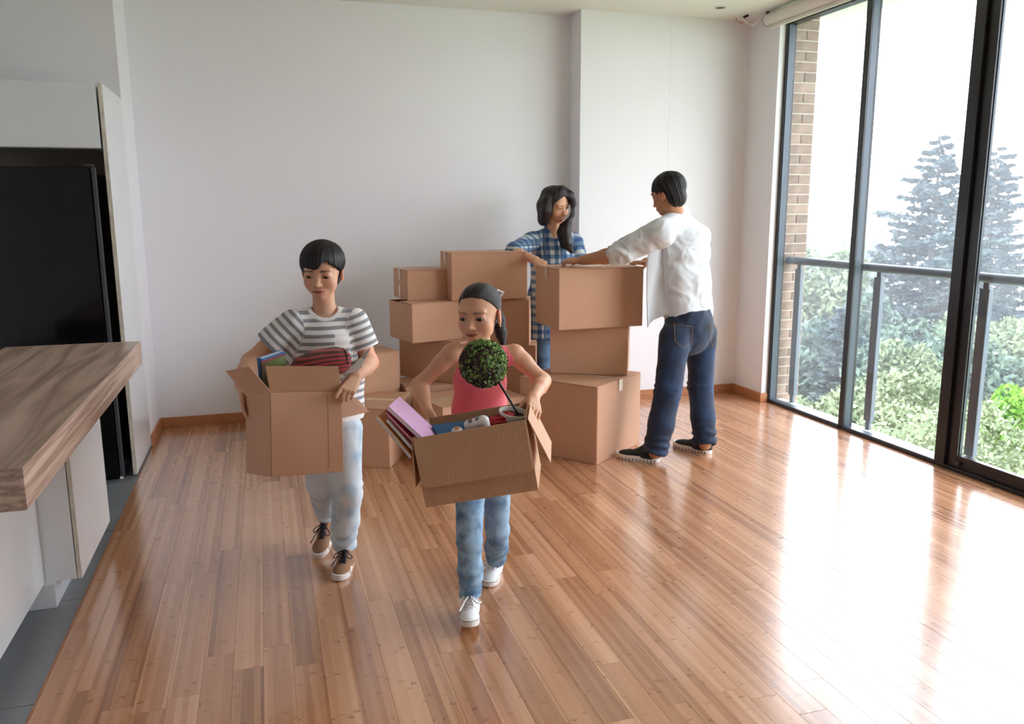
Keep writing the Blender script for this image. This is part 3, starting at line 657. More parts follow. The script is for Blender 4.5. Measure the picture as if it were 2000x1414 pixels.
def polygonize(f, lo, hi, h):
    lo = np.asarray(lo, float); hi = np.asarray(hi, float); B = 4
    nc = np.maximum(1, np.ceil((hi - lo) / (h * B)).astype(int)); n = nc * B + 1
    g = [lo[i] + np.arange(nc[i] + 1) * h * B for i in range(3)]
    GP = np.stack(np.meshgrid(*g, indexing='ij'), -1).reshape(-1, 3); Dc = f(GP).reshape(nc + 1)
    A = np.abs(Dc); mn = A[:-1, :-1, :-1].copy(); pos = np.zeros(nc, bool); neg = np.zeros(nc, bool)
    for i in (0, 1):
        for j in (0, 1):
            for k in (0, 1):
                s = Dc[i:nc[0] + i, j:nc[1] + j, k:nc[2] + k]; mn = np.minimum(mn, np.abs(s)); pos |= s > 0; neg |= s <= 0
    act = (mn < h * B * 1.35) | (pos & neg)
    D = np.where(np.repeat(np.repeat(np.repeat(Dc, B, 0), B, 1), B, 2)[:n[0], :n[1], :n[2]] > 0, 1., -1.)
    am = np.repeat(np.repeat(np.repeat(act, B, 0), B, 1), B, 2); pm = np.zeros(n, bool)
    for i in (0, 1):
        for j in (0, 1):
            for k in (0, 1): pm[i:i + am.shape[0], j:j + am.shape[1], k:k + am.shape[2]] |= am
    idx = np.argwhere(pm); D[pm] = f(lo + idx * h)
    S = D < 0
    cs = sum(S[i:n[0] - 1 + i, j:n[1] - 1 + j, k:n[2] - 1 + k].astype(np.int8) for i in (0, 1) for j in (0, 1) for k in (0, 1))
    C = np.argwhere((cs > 0) & (cs < 8)); vid = -np.ones(n - 1, int); vid[tuple(C.T)] = np.arange(len(C))
    acc = np.zeros((len(C), 3)); cnt = np.zeros(len(C))
    cor = [(i, j, k) for i in (0, 1) for j in (0, 1) for k in (0, 1)]
    val = {c: D[tuple((C + c).T)] for c in cor}
    for a in cor:
        for ax in range(3):
            if a[ax] == 0:
                b = list(a); b[ax] = 1; b = tuple(b); va, vb = val[a], val[b]; m = (va < 0) != (vb < 0)
                t = np.where(m, va / np.where(m, va - vb, 1), 0); p = np.array(a, float)[None] + np.zeros((len(C), 3)); p[:, ax] = t
                acc[m] += p[m]; cnt[m] += 1
    P = lo + (C + acc / cnt[:, None]) * h
    Q = []
    for ax in range(3):
        o1, o2 = [(1, 2), (2, 0), (0, 1)][ax]
        sl0 = [slice(None)] * 3; sl1 = [slice(None)] * 3; sl0[ax] = slice(0, n[ax] - 1); sl1[ax] = slice(1, n[ax])
        ch = S[tuple(sl0)] != S[tuple(sl1)]; E = np.argwhere(ch)
        E = E[(E[:, o1] > 0) & (E[:, o2] > 0) & (E[:, o1] < n[o1] - 1) & (E[:, o2] < n[o2] - 1)]
        if not len(E): continue
        sg = S[tuple(E.T)]
        def vv(d1, d2):
            q = E.copy(); q[:, o1] -= d1; q[:, o2] -= d2; return vid[tuple(q.T)]
        q = np.stack([vv(1, 1), vv(0, 1), vv(0, 0), vv(1, 0)], 1); q[~sg] = q[~sg][:, ::-1]; Q.append(q)
    Q = np.concatenate(Q); Q = Q[(Q >= 0).all(1)]
    # settle the vertices on the surface
    e = h * .25; d0 = f(P); G = np.stack([f(P + e * np.eye(3)[i]) - d0 for i in range(3)], 1) / e; gn = np.linalg.norm(G, axis=1)[:, None] + 1e-6
    N = G / gn; P = P - N * np.clip(d0 / gn[:, 0], -h * .6, h * .6)[:, None]
    return P, Q, N
def hsh(I):
    I = I.astype(np.int64); x = (I[:, 0] * 73856093) ^ (I[:, 1] * 19349663) ^ (I[:, 2] * 83492791); x = (x ^ (x >> 13)) * 1274126177; return ((x ^ (x >> 16)) & 0xffff) / 65535.
def vnoise(P):
    I = np.floor(P); F = P - I; F = F * F * (3 - 2 * F); r = 0
    for i in (0, 1):
        for j in (0, 1):
            for k in (0, 1):
                w_ = (F[:, 0] if i else 1 - F[:, 0]) * (F[:, 1] if j else 1 - F[:, 1]) * (F[:, 2] if k else 1 - F[:, 2])
                r = r + w_ * hsh(I + np.array((i, j, k)))
    return r * 2 - 1
def make_mesh(name, parts, m, parent=None, disp=None, color=None, attrs=None, **kw):
    """parts: list of (field, lo, hi, h)"""
    PP, QQ, NN, off = [], [], [], 0
    for (f, lo, hi, h) in parts:
        P, Q, N = polygonize(f, lo, hi, h); PP.append(P); QQ.append(Q + off); NN.append(N); off += len(P)
    P = np.concatenate(PP); Q = np.concatenate(QQ); N = np.concatenate(NN); P0 = P.copy()
    if disp is not None: P = P + N * disp(P, N)[:, None]
    me = bpy.data.meshes.new(name); me.vertices.add(len(P)); me.vertices.foreach_set('co', P.astype('f').ravel())
    me.loops.add(4 * len(Q)); me.loops.foreach_set('vertex_index', Q.astype('i').ravel()); me.polygons.add(len(Q)); me.polygons.foreach_set('loop_start', np.arange(0, 4 * len(Q), 4, dtype='i'))
    me.update(calc_edges=True); me.shade_smooth()
    if color is not None:
        c = color(P0, N); a = me.color_attributes.new('tint', 'FLOAT_COLOR', 'POINT'); a.data.foreach_set('color', np.concatenate([c, np.ones((len(c), 1))], 1).astype('f').ravel())
    if attrs is not None:
        for k, v in attrs(P0).items():
            a = me.attributes.new(k, 'FLOAT', 'POINT'); a.data.foreach_set('value', v.astype('f'))
    o = link(name, me, m, None, **kw)
    if parent is not None:
        o.parent = parent; o.matrix_parent_inverse = parent.matrix_world.inverted()
    return o
def bounds(pts, pad):
    p = np.array(pts); return p.min(0) - pad, p.max(0) + pad
def shell_uv(prims):
    """u (along) and v (across) of the nearest primitive"""
    def g(P):
        best = np.full(len(P), 9.); U = np.zeros(len(P)); W = np.zeros(len(P))
        for pr, (o, ax, off, ax2) in prims:
            d = pr.d(P); m = d < best; best[m] = d[m]; U[m] = (P[m] - o) @ ax + off; W[m] = (P[m] - o) @ ax2
        return {'u': U, 'v': W}
    return g

# ------------------------------------------------------------------ anatomy
def hand_prims(Wr, K, n, thumb_side, s=1., curls=None, spread=.05, thumb=(.5, .8, -.2), tcurl=.35):
    """Wr wrist, K middle of the knuckles, n back-of-hand normal, thumb_side vector; curls per finger (3 bends in rad)"""
    Wr = V(*Wr); K = V(*K); d = unit(K - Wr); n = unit(np.asarray(n, float) - d * (d @ np.asarray(n, float))); t = unit(np.cross(d, n)); 
    if t @ np.asarray(thumb_side, float) < 0: t = -t
    curls = curls or [(.4, .5, .3)] * 4; offs = (.029, .010, -.009, -.027); lens = (.068, .076, .070, .055); rad = (.0085, .0088, .0082, .0072)
    palm = [Ell(Wr * .45 + K * .55 - n * .004 * s, (.036 * s, .046 * s, .0135 * s), np.stack([t, d, n], 1), .01)]
    fingers = []
    for i in range(4):
        b = K + t * offs[i] * s - d * abs(offs[i] - .005) * .22; palm.append(Cone(Wr + t * offs[i] * .6 * s, b, .0125 * s, .0102 * s, k=.012 * s))
        dr = unit(d + t * spread * (1.4 - i)); p = b; fg = []; a = 0
        nn = unit(n - dr * (n @ dr)); r = rad[i] * s
        for j, (fr_, c) in enumerate(zip((.44, .31, .25), curls[i])):
            a += c; q = p + (dr * math.cos(a) - nn * math.sin(a)) * lens[i] * s * fr_
            fg.append(Cone(p, q, r * (1.02 - .06 * j), r * (.94 - .08 * j), k=.003)); p = q
        fingers.append(fg)
    tb = Wr + d * .028 * s + t * .024 * s - n * .006 * s; td = unit(d * thumb[0] + t * thumb[1] + n * thumb[2])
    p1 = tb + td * .034 * s; t2 = unit(td + (d * .8 - n * .5 - t * .3) * tcurl); p2 = p1 + t2 * .028 * s; t3 = unit(t2 + (d * .8 - n * .5 - t * .4) * tcurl); p3 = p2 + t3 * .022 * s
    palm.append(Cone(Wr + d * .015 * s + t * .012 * s, p1, .015 * s, .0115 * s, k=.014 * s))
    fingers.append([Cone(tb, p1, .013 * s, .0105 * s, k=.003), Cone(p1, p2, .0102 * s, .0092 * s, k=.003), Cone(p2, p3, .0092 * s, .0078 * s, k=.003)])
    return palm, fingers
def arm_field(S, E, W_, r, hand=None, shoulder=True):
    """r: radii at deltoid, above elbow, forearm bulge, wrist"""
    S = V(*S); E = V(*E); W_ = V(*W_); f = Field()
    if shoulder: f.add(Cone(S + (S - E) * .02, S * .72 + E * .28, r[0], r[0] * .86, k=.03))
    f.add(Cone(S * .75 + E * .25, E, r[0] * .88, r[1], k=.02), Cone(E, E * .62 + W_ * .38, r[1], r[2], k=.025), Cone(E * .68 + W_ * .32, W_, r[2], r[3], k=.02))
    if hand: f.hand(*hand)
    return f
class Head:
    """face and skull in head units: x subject's left, y forward, z up, chin -.5, crown +.5"""
    def __init__(o, c, fwd, up, H, smile=0, lids=.5, child=False, mouth_open=0, wide=1.):
        o.c = V(*c); o.M = frame(fwd, up); o.H = H; o.smile = smile; o.lids = lids; o.child = child; o.open = mouth_open; o.wide = wide
        o.ey = -.035 if child else -.01; o.ex = .155 if child else .145; o.er = .072 if child else .064
        o.eyes = [V(sx * o.ex, .30, o.ey) for sx in (-1, 1)]
        o.R = .75 * H; o.k = 0
    def loc(o, P): return (P - o.c) @ o.M / o.H
    def wor(o, q): return o.c + o.M @ (np.asarray(q, float) * o.H)
    def local(o, Q):
        w = o.wide; ch = o.child
        Q = Q / np.array((w, 1, 1))
        f = lambda c, r, k: (Ell(c, r, None, k), k)
        D = Ell((0, -.07, .14), (.345, .425, .36)).d(Q)
        def U(c, r, k, R=None):
            nonlocal D; D = smin(D, Ell(c, r, R).d(Q), k)
        def S(c, r, k, R=None):
            nonlocal D; D = -smin(-D, Ell(c, r, R).d(Q), k)
        U((0, .10, -.06), (.30, .30, .36), .10)
        U((0, .12, -.27), (.262, .24, .20) if ch else (.235, .235, .20), .10)
        U((0, .20, -.40), (.12, .14, .10), .12)
        for sx in (-1, 1):
            U((sx * .165, .235, -.17), (.105, .10, .11) if not ch else (.12, .11, .13), .09)
            U((sx * .13, .33, .085), (.12, .06, .04), .07)
            S((sx * o.ex, .455, o.ey + .005), (.105, .085, .055), .06)
        # eyelids with an opening, around the eyeballs
        for e in o.eyes:
            D = smin(D, np.sqrt(((Q - e) ** 2).sum(1)) - (o.er + .014), .025)
            q = Q - e; zc = -.012 - (1 - o.lids) * .012; ht = .012 + .02 * o.lids
            bow = .25 * (q[:, 0] / .07) ** 2 * ht
            z = q[:, 2] - zc + bow * .4
            slit = np.sqrt((q[:, 0] / .068) ** 2 + (z / ht) ** 2 + ((q[:, 1] - .07) / .075) ** 2) - 1
            D = np.maximum(D, -slit * ht)
        n0 = .34 if not ch else .345; n1 = .475 if not ch else .45
        D = smin(D, Cone((0, n0, .02), (0, n1 - .02, -.165), .032, .042).d(Q), .05)
        U((0, n1, -.185), (.046, .045, .04), .035)
        for sx in (-1, 1):
            U((sx * .05, n1 - .05, -.195), (.032, .04, .03), .025)
            S((sx * .026, n1 - .005, -.228), (.014, .022, .012), .008)
        # mouth, bent by the smile
        z = Q[:, 2] - o.smile * (Q[:, 0] ** 2) * 3.0; Q2 = Q.copy(); Q2[:, 2] = z
        yl = .385; wd = .095 + .25 * max(0, o.smile) * .12
        D = smin(D, Ell((0, yl - .06, -.315), (.13, .08, .07)).d(Q2), .06)
        op = o.open
        D = smin(D, Ell((0, yl + .012, -.292 + op * .3), (wd, .034, .020)).d(Q2), .014)
        D = smin(D, Ell((0, yl + .008, -.338 - op * .4), (wd * .85, .034, .024)).d(Q2), .016)
        D = -smin(-D, Ell((0, yl + .05, -.315), (wd * 1.12, .045, .0045 + op * .55)).d(Q2), .006)
        U((0, .285, -.435), (.085, .075, .06), .06)
        for sx in (-1, 1):       # ears
            a = .18; R = np.array(((1, 0, 0), (0, math.cos(a), math.sin(a)), (0, -math.sin(a), math.cos(a)))); b = .35
            R2 = np.array(((math.cos(b), sx * math.sin(b), 0), (-sx * math.sin(b), math.cos(b), 0), (0, 0, 1))); RR = R2 @ R
            cpt = (sx * .352, -.06, -.07)
            U(cpt, (.032, .085, .135), .02, RR)
            S((sx * .385, -.045, -.055), (.022, .05, .085), .015, RR)
            U((sx * .355, -.035, -.175), (.025, .04, .04), .02)
        return D
    def d(o, P): return o.local(o.loc(P)) * o.H
    def colors(o, P, skin, lip, brow, browdrop=0, brow_th=.017):
        q = o.loc(P); q = q / np.array((o.wide, 1, 1)); C = np.tile(skin, (len(P), 1)).astype(float); lip = np.array(lip); brow = np.array(brow)
        sm = lambda x, w_: np.clip(x / w_ + .5, 0, 1)
        def put(C, m, c, k): m = (m * k)[:, None]; return C * (1 - m) + c * m
        ax = np.abs(q[:, 0]); z = q[:, 2] - o.smile * q[:, 0] ** 2 * 3.0; wd = .105
        m = sm(q[:, 1] - .22, .02) * sm(wd - ax, .02) * sm(.036 * np.sqrt(np.maximum(0, 1 - (q[:, 0] / (wd + .01)) ** 2)) - np.abs(z + .316), .016)
        C = put(C, m, lip, .8)
        C = put(C, sm(q[:, 1] - .22, .02) * sm(wd * 1.1 - ax, .02) * sm(.006 - np.abs(z + .316), .012), lip * .35, .7)
        bz = o.ey + .100 - browdrop - 1.1 * (ax - .15) ** 2 - .02 * (ax - .15); th = brow_th * np.clip((.27 - ax) / .16, .2, 1)
        C = put(C, sm(q[:, 1] - .12, .02) * sm(ax - .06, .03) * sm(.25 - ax, .03) * sm(th - np.abs(q[:, 2] - bz), .014), brow, .8)
        for e in o.eyes:
            r = q - e; up_l = .010 - .45 * r[:, 0] ** 2 / .07
            C = put(C, sm(.078 - np.abs(r[:, 0]), .02) * sm(.008 - np.abs(r[:, 2] - up_l), .012) * (r[:, 1] > 0), brow * .6, .9)
            C = put(C, sm(.10 - np.hypot(r[:, 0], (r[:, 2]) * 1.5), .06) * (r[:, 1] > 0), skin * np.array((.78, .66, .62)), .45)
        ck = np.exp(-((ax - .17) / .07) ** 2 - ((q[:, 2] + .17) / .08) ** 2) * (q[:, 1] > .1); C = C * (1 - ck[:, None] * np.array((-.02, .10, .10)))
        ns = np.exp(-(q[:, 0] / .05) ** 2 - ((q[:, 2] + .19) / .05) ** 2) * (q[:, 1] > .3); C = C * (1 - ns[:, None] * np.array((0, .08, .08)))
        er = sm(ax - .33, .02) * (np.abs(q[:, 1] + .06) < .1); C = C * (1 - er[:, None] * np.array((-.03, .12, .14)))
        return C
def vc_mat(name, rough=.5, sss=0, sheen=0, bump=0, bscale=200, spec=.5):
    m = mat(name, (1, 1, 1, 1), rough, sss=sss, sheen=sheen, bump=bump, bscale=bscale, spec=spec); n, L, b = nodes(m)
    a = n.new('ShaderNodeAttribute'); a.attribute_name = 'tint'; L.new(a.outputs['Color'], b.inputs['Base Color']); return m
M_SKIN = vc_mat('skin', .5, sss=.25, spec=.35)
M_HAIR = mat('black_hair', lin(22, 20, 22), .38, spec=.6)
def hairmat(name, c, rough=.36):
    m = mat(name, c, rough, spec=.35); n, L, b = nodes(m); a = n.new('ShaderNodeAttribute'); a.attribute_name = 'u'
    no = n.new('ShaderNodeTexNoise'); no.noise_dimensions = '1D'; no.inputs['Scale'].default_value = 1; L.new(a.outputs['Fac'], no.inputs['W'])
    bp = n.new('ShaderNodeBump'); bp.inputs['Strength'].default_value = .5; bp.inputs['Distance'].default_value = .002; L.new(no.outputs[0], bp.inputs['Height']); L.new(bp.outputs[0], b.inputs['Normal'])
    mr = n.new('ShaderNodeMapRange'); mr.inputs[3].default_value = .6; mr.inputs[4].default_value = 1.5; L.new(no.outputs[0], mr.inputs[0])
    mx = n.new('ShaderNodeMix'); mx.data_type = 'RGBA'; mx.blend_type = 'MULTIPLY'; mx.inputs[0].default_value = 1; mx.inputs[6].default_value = c; L.new(mr.outputs[0], mx.inputs[7]); L.new(mx.outputs[2], b.inputs['Base Color'])
    return m
M_HBOY = hairmat('black_hair', lin(17, 16, 18), .4); M_HGIRL = hairmat('dark_slick_hair', lin(30, 26, 27), .4); M_HWOM = hairmat('dark_brown_hair', lin(34, 26, 25)); M_HMAN = hairmat('black_hair', lin(22, 20, 21), .45)
M_SCLERA = mat('eye_white', lin(225, 220, 215), .15); M_IRIS = mat('dark_brown_iris', lin(34, 20, 14), .08); M_TEETH = mat('teeth', lin(235, 230, 222), .25)
def eyeballs(hd, parent, look=(0, 0)):
    for e in hd.eyes:
        c = hd.wor(e * np.array((hd.wide, 1, 1))); r = hd.er * hd.H; b = MB(); g = hd.M @ unit((look[0], 1, look[1]))
        bm = bmesh.new(); bmesh.ops.create_uvsphere(bm, u_segments=24, v_segments=16, radius=r); me = bpy.data.meshes.new('eye'); bm.to_mesh(me); bm.free(); me.shade_smooth()
        me.materials.append(M_SCLERA); me.materials.append(M_IRIS); q = Vector((0, 0, 1)).rotation_difference(Vector(g))
        for p in me.polygons:
            if p.center.z > r * .86: p.material_index = 1
        o = bpy.data.objects.new('eye', me); COL.objects.link(o); o.matrix_world = Matrix.Translation(Vector(c)) @ q.to_matrix().to_4x4()
        o.parent = parent; o.matrix_parent_inverse = parent.matrix_world.inverted()
def hair_mesh(name, hd, fld, lo, hi, h, m, parent, freq=160, amp=.0022, flow=None):
    def ang(P):
        q = hd.loc(P); f = flow(q) if flow else np.arctan2(q[:, 0], q[:, 1] + .02); return f
    return make_mesh(name, [(fld, lo, hi, h)], m, parent, disp=lambda P, N: amp * (vnoise(np.stack([ang(P) * freq / 10, hd.loc(P)[:, 2] * 1.2, 0 * P[:, 0]], 1)) * .6 + vnoise(np.stack([ang(P) * freq / 4, hd.loc(P)[:, 2] * 1.5, 0 * P[:, 0] + 5], 1)) * .4), attrs=lambda P: {'u': ang(P) * freq})
def facing(pos, yaw):
    v = unit((pos[0], pos[1], 0)); r = V(v[1], -v[0], 0); a = math.radians(yaw); return -v * math.cos(a) + r * math.sin(a)
def cloth_disp(A=.004, f=9, seed=0, lo=None):
    def g(P, N):
        q = P * f + seed; wv = np.stack([vnoise(q * .7 + 3), vnoise(q * .7 + 11), vnoise(q * .7 + 23)], 1)
        q = q + wv * .8; r = 1 - 2 * np.abs(vnoise(q * np.array((1, 1, .8)))); return A * (r * .7 + .5 * vnoise(q * 2.2))
    return g
# ------------------------------------------------------------------ clothing materials
def attr_cloth(name, base, kind, c2=None, c3=None, pu=.03, pv=.03, rough=.85, bump=.15):
    m = mat(name, base, rough, sheen=.15, bump=bump, bscale=400); n, L, b = nodes(m)
    u = n.new('ShaderNodeAttribute'); u.attribute_name = 'u'; v = n.new('ShaderNodeAttribute'); v.attribute_name = 'v'
    def stripe(sock, period, duty, ph=0):
        a = n.new('ShaderNodeMath'); a.operation = 'MULTIPLY_ADD'; a.inputs[1].default_value = 1 / period; a.inputs[2].default_value = ph; L.new(sock, a.inputs[0])
        f = n.new('ShaderNodeMath'); f.operation = 'PINGPONG'; f.inputs[1].default_value = .5; L.new(a.outputs[0], f.inputs[0])
        r = n.new('ShaderNodeMapRange'); r.inputs[1].default_value = duty / 2 - .03; r.inputs[2].default_value = duty / 2 + .03; L.new(f.outputs[0], r.inputs[0]); return r.outputs[0]
    def mix(f, a, c, t='MIX'):
        x = n.new('ShaderNodeMix'); x.data_type = 'RGBA'; x.blend_type = t
        L.new(f, x.inputs[0]) if not isinstance(f, float) else setattr(x.inputs[0], 'default_value', f)
        for s, q in ((x.inputs[6], a), (x.inputs[7], c)):
            L.new(q, s) if not isinstance(q, tuple) else setattr(s, 'default_value', q)
        return x.outputs[2]
    if kind == 'stripes':
        bd = n.new('ShaderNodeAttribute'); bd.attribute_name = 'band'
        out = mix(stripe(u.outputs['Fac'], pu, .46), c2, base); out = mix(bd.outputs['Fac'], out, base)
    elif kind == 'plaid':
        out = mix(stripe(u.outputs['Fac'], pu, .5), c2, base); s2 = mix(stripe(v.outputs['Fac'], pv, .5), c3, (1, 1, 1, 1)); out = mix(1.0, out, s2, 'MULTIPLY')
        out = mix(stripe(v.outputs['Fac'], pv * 2, .12, .2), lin(52, 84, 120), out)
    L.new(out, b.inputs['Base Color']); return m
def denim(name, dark, light, fade=.5, scale=14, speck=300):
    m = mat(name, dark, .85, sheen=.1, bump=.2, bscale=700); n, L, b = nodes(m); tc = n.new('ShaderNodeTexCoord')
    a = n.new('ShaderNodeTexNoise'); a.inputs['Scale'].default_value = scale; a.inputs['Detail'].default_value = 6; L.new(tc.outputs['Object'], a.inputs[0])
    s = n.new('ShaderNodeTexNoise'); s.inputs['Scale'].default_value = speck; L.new(tc.outputs['Object'], s.inputs[0])
    x = n.new('ShaderNodeMath'); x.operation = 'MULTIPLY_ADD'; x.inputs[1].default_value = .35; L.new(s.outputs[0], x.inputs[0]); L.new(a.outputs[0], x.inputs[2])
    r = n.new('ShaderNodeMapRange'); r.inputs[1].default_value = .5; r.inputs[2].default_value = .5 + fade * .5; L.new(x.outputs[0], r.inputs[0])
    f = n.new('ShaderNodeAttribute'); f.attribute_name = 'fade'; y = n.new('ShaderNodeMath'); y.operation = 'ADD'; y.use_clamp = True; L.new(r.outputs[0], y.inputs[0]); L.new(f.outputs['Fac'], y.inputs[1])
    mx = n.new('ShaderNodeMix'); mx.data_type = 'RGBA'; mx.inputs[6].default_value = dark; mx.inputs[7].default_value = light; L.new(y.outputs[0], mx.inputs[0]); L.new(mx.outputs[2], b.inputs['Base Color']); return m
M_JBOY = denim('pale_denim', lin(150, 182, 206), lin(208, 222, 230), .4, 10); M_JGIRL = denim('acid_washed_denim', lin(52, 96, 140), lin(150, 184, 208), .75, 22); M_JMAN = denim('dark_denim', lin(14, 26, 44), lin(30, 56, 90), .95, 9); M_JWOM = denim('blue_denim', lin(34, 54, 84), lin(84, 116, 148), .7, 10)
M_TAN = mat('tan_canvas', lin(150, 112, 84), .85, bump=.2, bscale=500); M_WSOLE = mat('white_rubber', lin(224, 220, 214), .5); M_NAVY = mat('navy_lace', lin(24, 36, 58), .7)
M_WCAN = mat('white_canvas', lin(232, 234, 236), .75, bump=.15, bscale=500); M_WLACE = mat('white_lace', lin(238, 240, 242), .7); M_BSHOE = mat('black_mesh_fabric', lin(26, 27, 32), .75, bump=.3, bscale=300)
M_LINE = mat('sole_line', lin(60, 60, 66), .6); M_EYELET = mat('eyelet', lin(120, 140, 150), .4); M_GREYL = mat('grey_lace', lin(120, 122, 128), .7)

def seg_t(P, segs):
    """nearest segment parameter along a chain and the total length"""
    best = np.full(len(P), 9.); T_ = np.zeros(len(P)); acc = 0
    for a, b in segs:
        a = V(*a); b = V(*b); ax = b - a; L2 = ax @ ax; t = np.clip((P - a) @ ax / L2, 0, 1); d = np.linalg.norm(P - a - t[:, None] * ax, axis=1)
        m = d < best; best[m] = d[m]; T_[m] = acc + t[m] * math.sqrt(L2); acc += math.sqrt(L2)
    return T_, acc, best
def jeans(parent, name, m, hipL, hipR, legs, r, waist_z, seat, lo_hi_pad=.13, h=.005, bunch=.007, fade_k=.5, back=None, seed=0):
    """legs: list of (hip, knee, ankle); r: thigh, knee, hem radii; seat: (center, radii, R)"""
    f = Field(); f.add(Ell(*seat, k=.04)); pts = [seat[0]]
    for L_ in legs:
        hp, kn, an = [V(*q) for q in L_]; f.add(Cone(hp, kn, r[0], r[1], k=.035), Cone(kn, kn * .45 + an * .55, r[1], (r[1] + r[2]) / 2 * 1.02, k=.02), Cone(kn * .5 + an * .5, an, (r[1] + r[2]) / 2, r[2], k=.02))
        pts += [hp, kn, an]
    f.cut((0, 0, waist_z), (0, 0, 1))
    for L_ in legs:
        kn, an = V(*L_[1]), V(*L_[2]); ax = unit(an - kn)
        def hem(P, D, an=an, ax=ax): 
            m = ((P - an) ** 2).sum(1) < .09 ** 2; D = D.copy(); D[m] = np.maximum(D[m], (P[m] - an) @ ax - .004); return D
        f.fn(hem); f.sub(Cone(an - ax * .03, an + ax * .03, r[2] * .78, r[2] * .78))
    lo, hi = bounds(pts, lo_hi_pad)
    base = cloth_disp(.0045, 8, seed)
    def disp(P, N):
        out = base(P, N)
        for L_ in legs:
            T_, tot, dd = seg_t(P, [(L_[0], L_[1]), (L_[1], L_[2])]); kt = np.linalg.norm(V(*L_[1]) - V(*L_[0]))
            near = dd < r[0] * 1.3
            w_ = np.exp(-((tot - .05 - T_) / .055) ** 2) + .45 * np.exp(-((T_ - kt) / .05) ** 2)
            ring = np.sin(T_ * 125 + 3.4 * vnoise(P * 11 + seed) + (N[:, 0] * 2.0 + N[:, 1] * 1.2)) * (.62 + .6 * vnoise(P * 9 + seed + 31)) ; out = out + np.where(near, w_ * bunch * ring, 0)
        return out
    def at_(P):
        fd = np.zeros(len(P))
        for L_ in legs:
            T_, tot, dd = seg_t(P, [(L_[0], L_[1]), (L_[1], L_[2])]); kt = np.linalg.norm(V(*L_[1]) - V(*L_[0])); kn = V(*L_[1])
            fd = np.maximum(fd, np.where(dd < r[0] * 1.3, fade_k * np.exp(-((T_ - kt * .8) / (kt * .55)) ** 2) * np.clip((kn[1] + .01 - P[:, 1]) / .06, 0, 1), 0))
        return {'fade': fd}
    return make_mesh(name, [(f, lo, hi, h)], m, parent, disp=disp, attrs=at_)

